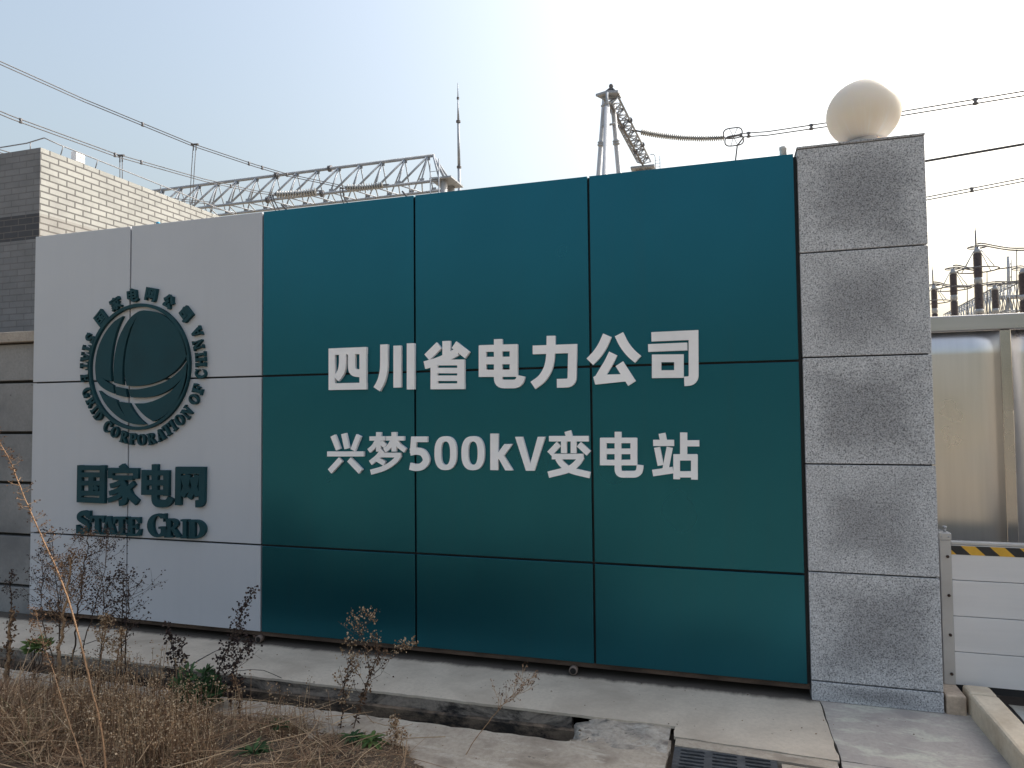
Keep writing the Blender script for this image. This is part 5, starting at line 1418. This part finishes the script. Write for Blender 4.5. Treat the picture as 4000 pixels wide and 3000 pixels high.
def rosette(label, centre, n, L, w_, mat):
    c = Vector(centre); t = thing('green_rosette', label, 'plant', c, 'green plants among the dry grass'); m = MB()
    for k in range(n):
        a_ = 2*PI*k/n*2.4 + rnd.uniform(-.3, .3); h = rnd.uniform(.15, 1.2); d = Vector((math.cos(a_), math.sin(a_), h)).normalized(); s_ = Vector((-math.sin(a_), math.cos(a_), 0)); l = L*rnd.uniform(.6, 1.1)
        m.tint = rnd.random(); q = [c + d*l*f + Vector((0, 0, -l*.5*f*f)) for f in (0, .3, .65, 1)]
        m.raw([q[0]-s_*w_*.3, q[0]+s_*w_*.3, q[1]+s_*w_, q[2]+s_*w_*.8, q[3], q[2]-s_*w_*.8, q[1]-s_*w_], [(0,1,2,6), (2,3,5,6), (3,4,5)], True)
    m.build('leaves', mat, t, False)
rosette('green leaf rosette at the edge of the concrete strip', at(*c6(915,1480), Z=0.03), 26, 0.11, .010, 'leaf_light')
rosette('dark green tuft of leaves at the foot of the forked weed', at(*c6(790,1460), Z=0.02), 26, 0.10, .009, 'leaf')
rosette('dark green tuft low in the grass at the bottom', at(*c6(150,1560), Z=0.03), 30, 0.13, .008, 'leaf')
rosette('green tuft in the straw near the concrete strip', at(*c6(310,1390), Z=0.03), 20, 0.09, .008, 'leaf')

# the dry grass itself
def grass():
    m = MB(); n = 0
    clumps = [(rnd.uniform(-4.6, -1.5), rnd.uniform(-1.75, -.98), rnd.uniform(.4, 1.4)) for _ in range(110)]
    tries = 0
    while n < 24000 and tries < 200000:
        tries += 1
        if rnd.random() < .62:
            cx_, cy_, ch_ = rnd.choice(clumps); x = rnd.gauss(cx_, .09); y = rnd.gauss(cy_, .08)
        else: x, y, ch_ = rnd.uniform(-4.9, -1.1), rnd.uniform(-1.8, -.84), .7
        e = edge_y(x)
        if y > e + .02 + .05*rnd.random() and rnd.random() > .06: continue
        if y > -.83 or y < -1.85: continue
        z = soil_z(x, y); dd = e-y
        hmax = (.075 + .15*min(1, max(0, dd)/.5)) * ch_
        if x > -2.2: hmax *= .7
        hmax *= max(.25, .75 + .55*math.sin(4.1*x+1.3*math.sin(3.7*y))*math.cos(5.3*y+2.1*x) + .25*math.sin(11*x-7*y))
        n += 1
        L = hmax*rnd.uniform(.4, 1.25); a_ = rnd.uniform(0, 2*PI); lean = rnd.random()**.7*2.3
        d = Vector((math.cos(a_)*lean, math.sin(a_)*lean, 1)).normalized(); bend = Vector((math.cos(a_), math.sin(a_), -.55))*rnd.uniform(.1, .75)*L
        w_ = rnd.uniform(.0011, .0027); s_ = Vector((-math.sin(a_+rnd.uniform(-1, 1)), math.cos(a_), 0)).normalized()*w_
        p = Vector((x, y, z-.01)); q = [p + d*L*f + bend*f*f for f in (0, .4, .75, 1)]
        for k_ in q: k_.z = max(k_.z, z+.003)
        tt = rnd.random(); m.tint = tt*.72 if rnd.random() < .9 else (.95 if rnd.random() < .4 else .76)
        m.raw([q[0]-s_, q[0]+s_, q[1]+s_*.85, q[1]-s_*.85, q[2]+s_*.6, q[2]-s_*.6, q[3]], [(0,1,2,3), (3,2,4,5), (5,4,6)], True)
    return m
tag(grass().build('dry_grass', 'dry_grass', None, False), 'tangled dry brown grass covering the soil bank', 'grass', None, 'stuff')
def litter():
    m = MB()
    for _ in range(420):                                   # broken stalks lying criss-cross
        x, y = rnd.uniform(-4.5, -1.3), rnd.uniform(-2.2, -.9)
        if y > edge_y(x): continue
        z = soil_z(x, y); a_ = rnd.uniform(0, PI); L = rnd.uniform(.08, .42); d = Vector((math.cos(a_), math.sin(a_), rnd.uniform(-.25, .35))).normalized()
        p = Vector((x, y, z+rnd.uniform(.02, .16))); m.tint = rnd.uniform(.3, .75); w_ = rnd.uniform(.0010, .0024)
        m.tube([p-d*L/2, p+rv(.012), p+d*L/2], [w_, w_, w_*.5], 4, False)
    return m
tag(litter().build('dead_stalks', 'dry_grass', None, False), 'broken straw stalks lying criss-cross on the dry grass', 'dead stalks', None, 'stuff')
def flowers():
    m = MB(); st = MB()
    spots = [(c4(600,1100), 150), (c4(650,1350), 190), (c4(760,1000), 90), (c4(80,1000), 70), (c5(1000,560), 60), (c5(1300,520), 40), (c5(1080,850), 60), (c5(1450,1100), 90), (c4(40,650), 50), (c4(560,700), 60), (c5(300,1050), 40), (c6(300,1300), 30)]
    for (u, v), k in spots:
        c = at(u, v, Z=.14)
        for _ in range(int(k*2.6)):
            p = c + Vector((rnd.gauss(0, .14), rnd.gauss(0, .10), rnd.uniform(-.11, .10) + (rnd.uniform(0, .10) if rnd.random() < .3 else 0)))
            if p.y > -.86: continue
            for q in range(4): bit(m, p + rv(.014), rnd.uniform(.005, .0115), 1.0)
            if rnd.random() < .6: st.tint = rnd.random()*.8; st.tube([Vector((p.x+rnd.uniform(-.04, .04), p.y+rnd.uniform(-.04, .04), soil_z(p.x, p.y))), p], .0012, 4, False)
    b = m.build('dry_flower_heads', 'pale_seed', None, False); tag(b, 'scattered pale dry flower heads in the brown grass', 'dry flowers', None, 'stuff')
    c = st.build('dry_flower_stems', 'dry_grass', None, False); tag(c, 'thin stems of the dry flower heads', 'dry flowers', None, 'stuff')
flowers()
# dead leaves and grit on the concrete
def crumbs():
    m = MB()
    for _ in range(160):
        x = rnd.uniform(-4.5, 1.1); y = rnd.uniform(-.55, -.03) if rnd.random() < .55 else rnd.uniform(-1.25, -.84)
        if x > -.3 and y < -.7: continue
        if y < edge_y(x): continue
        z = .0025 if y > -.56 else (-.0175 if x < -.32 else .001)
        a_ = rnd.uniform(0, PI); s_ = rnd.uniform(.002, .008); d = Vector((math.cos(a_), math.sin(a_), .05)); q = Vector((-d.y, d.x, .1)); m.tint = rnd.random()
        p = Vector((x, y, z)); m.quad([p-d*s_, p+q*s_*.45+Vector((0, 0, .002)), p+d*s_, p-q*s_*.4])
    return m
tag(crumbs().build('leaf_litter', 'brown_seed', None, False), 'specks of leaf litter on the concrete', 'leaf litter', None, 'stuff')
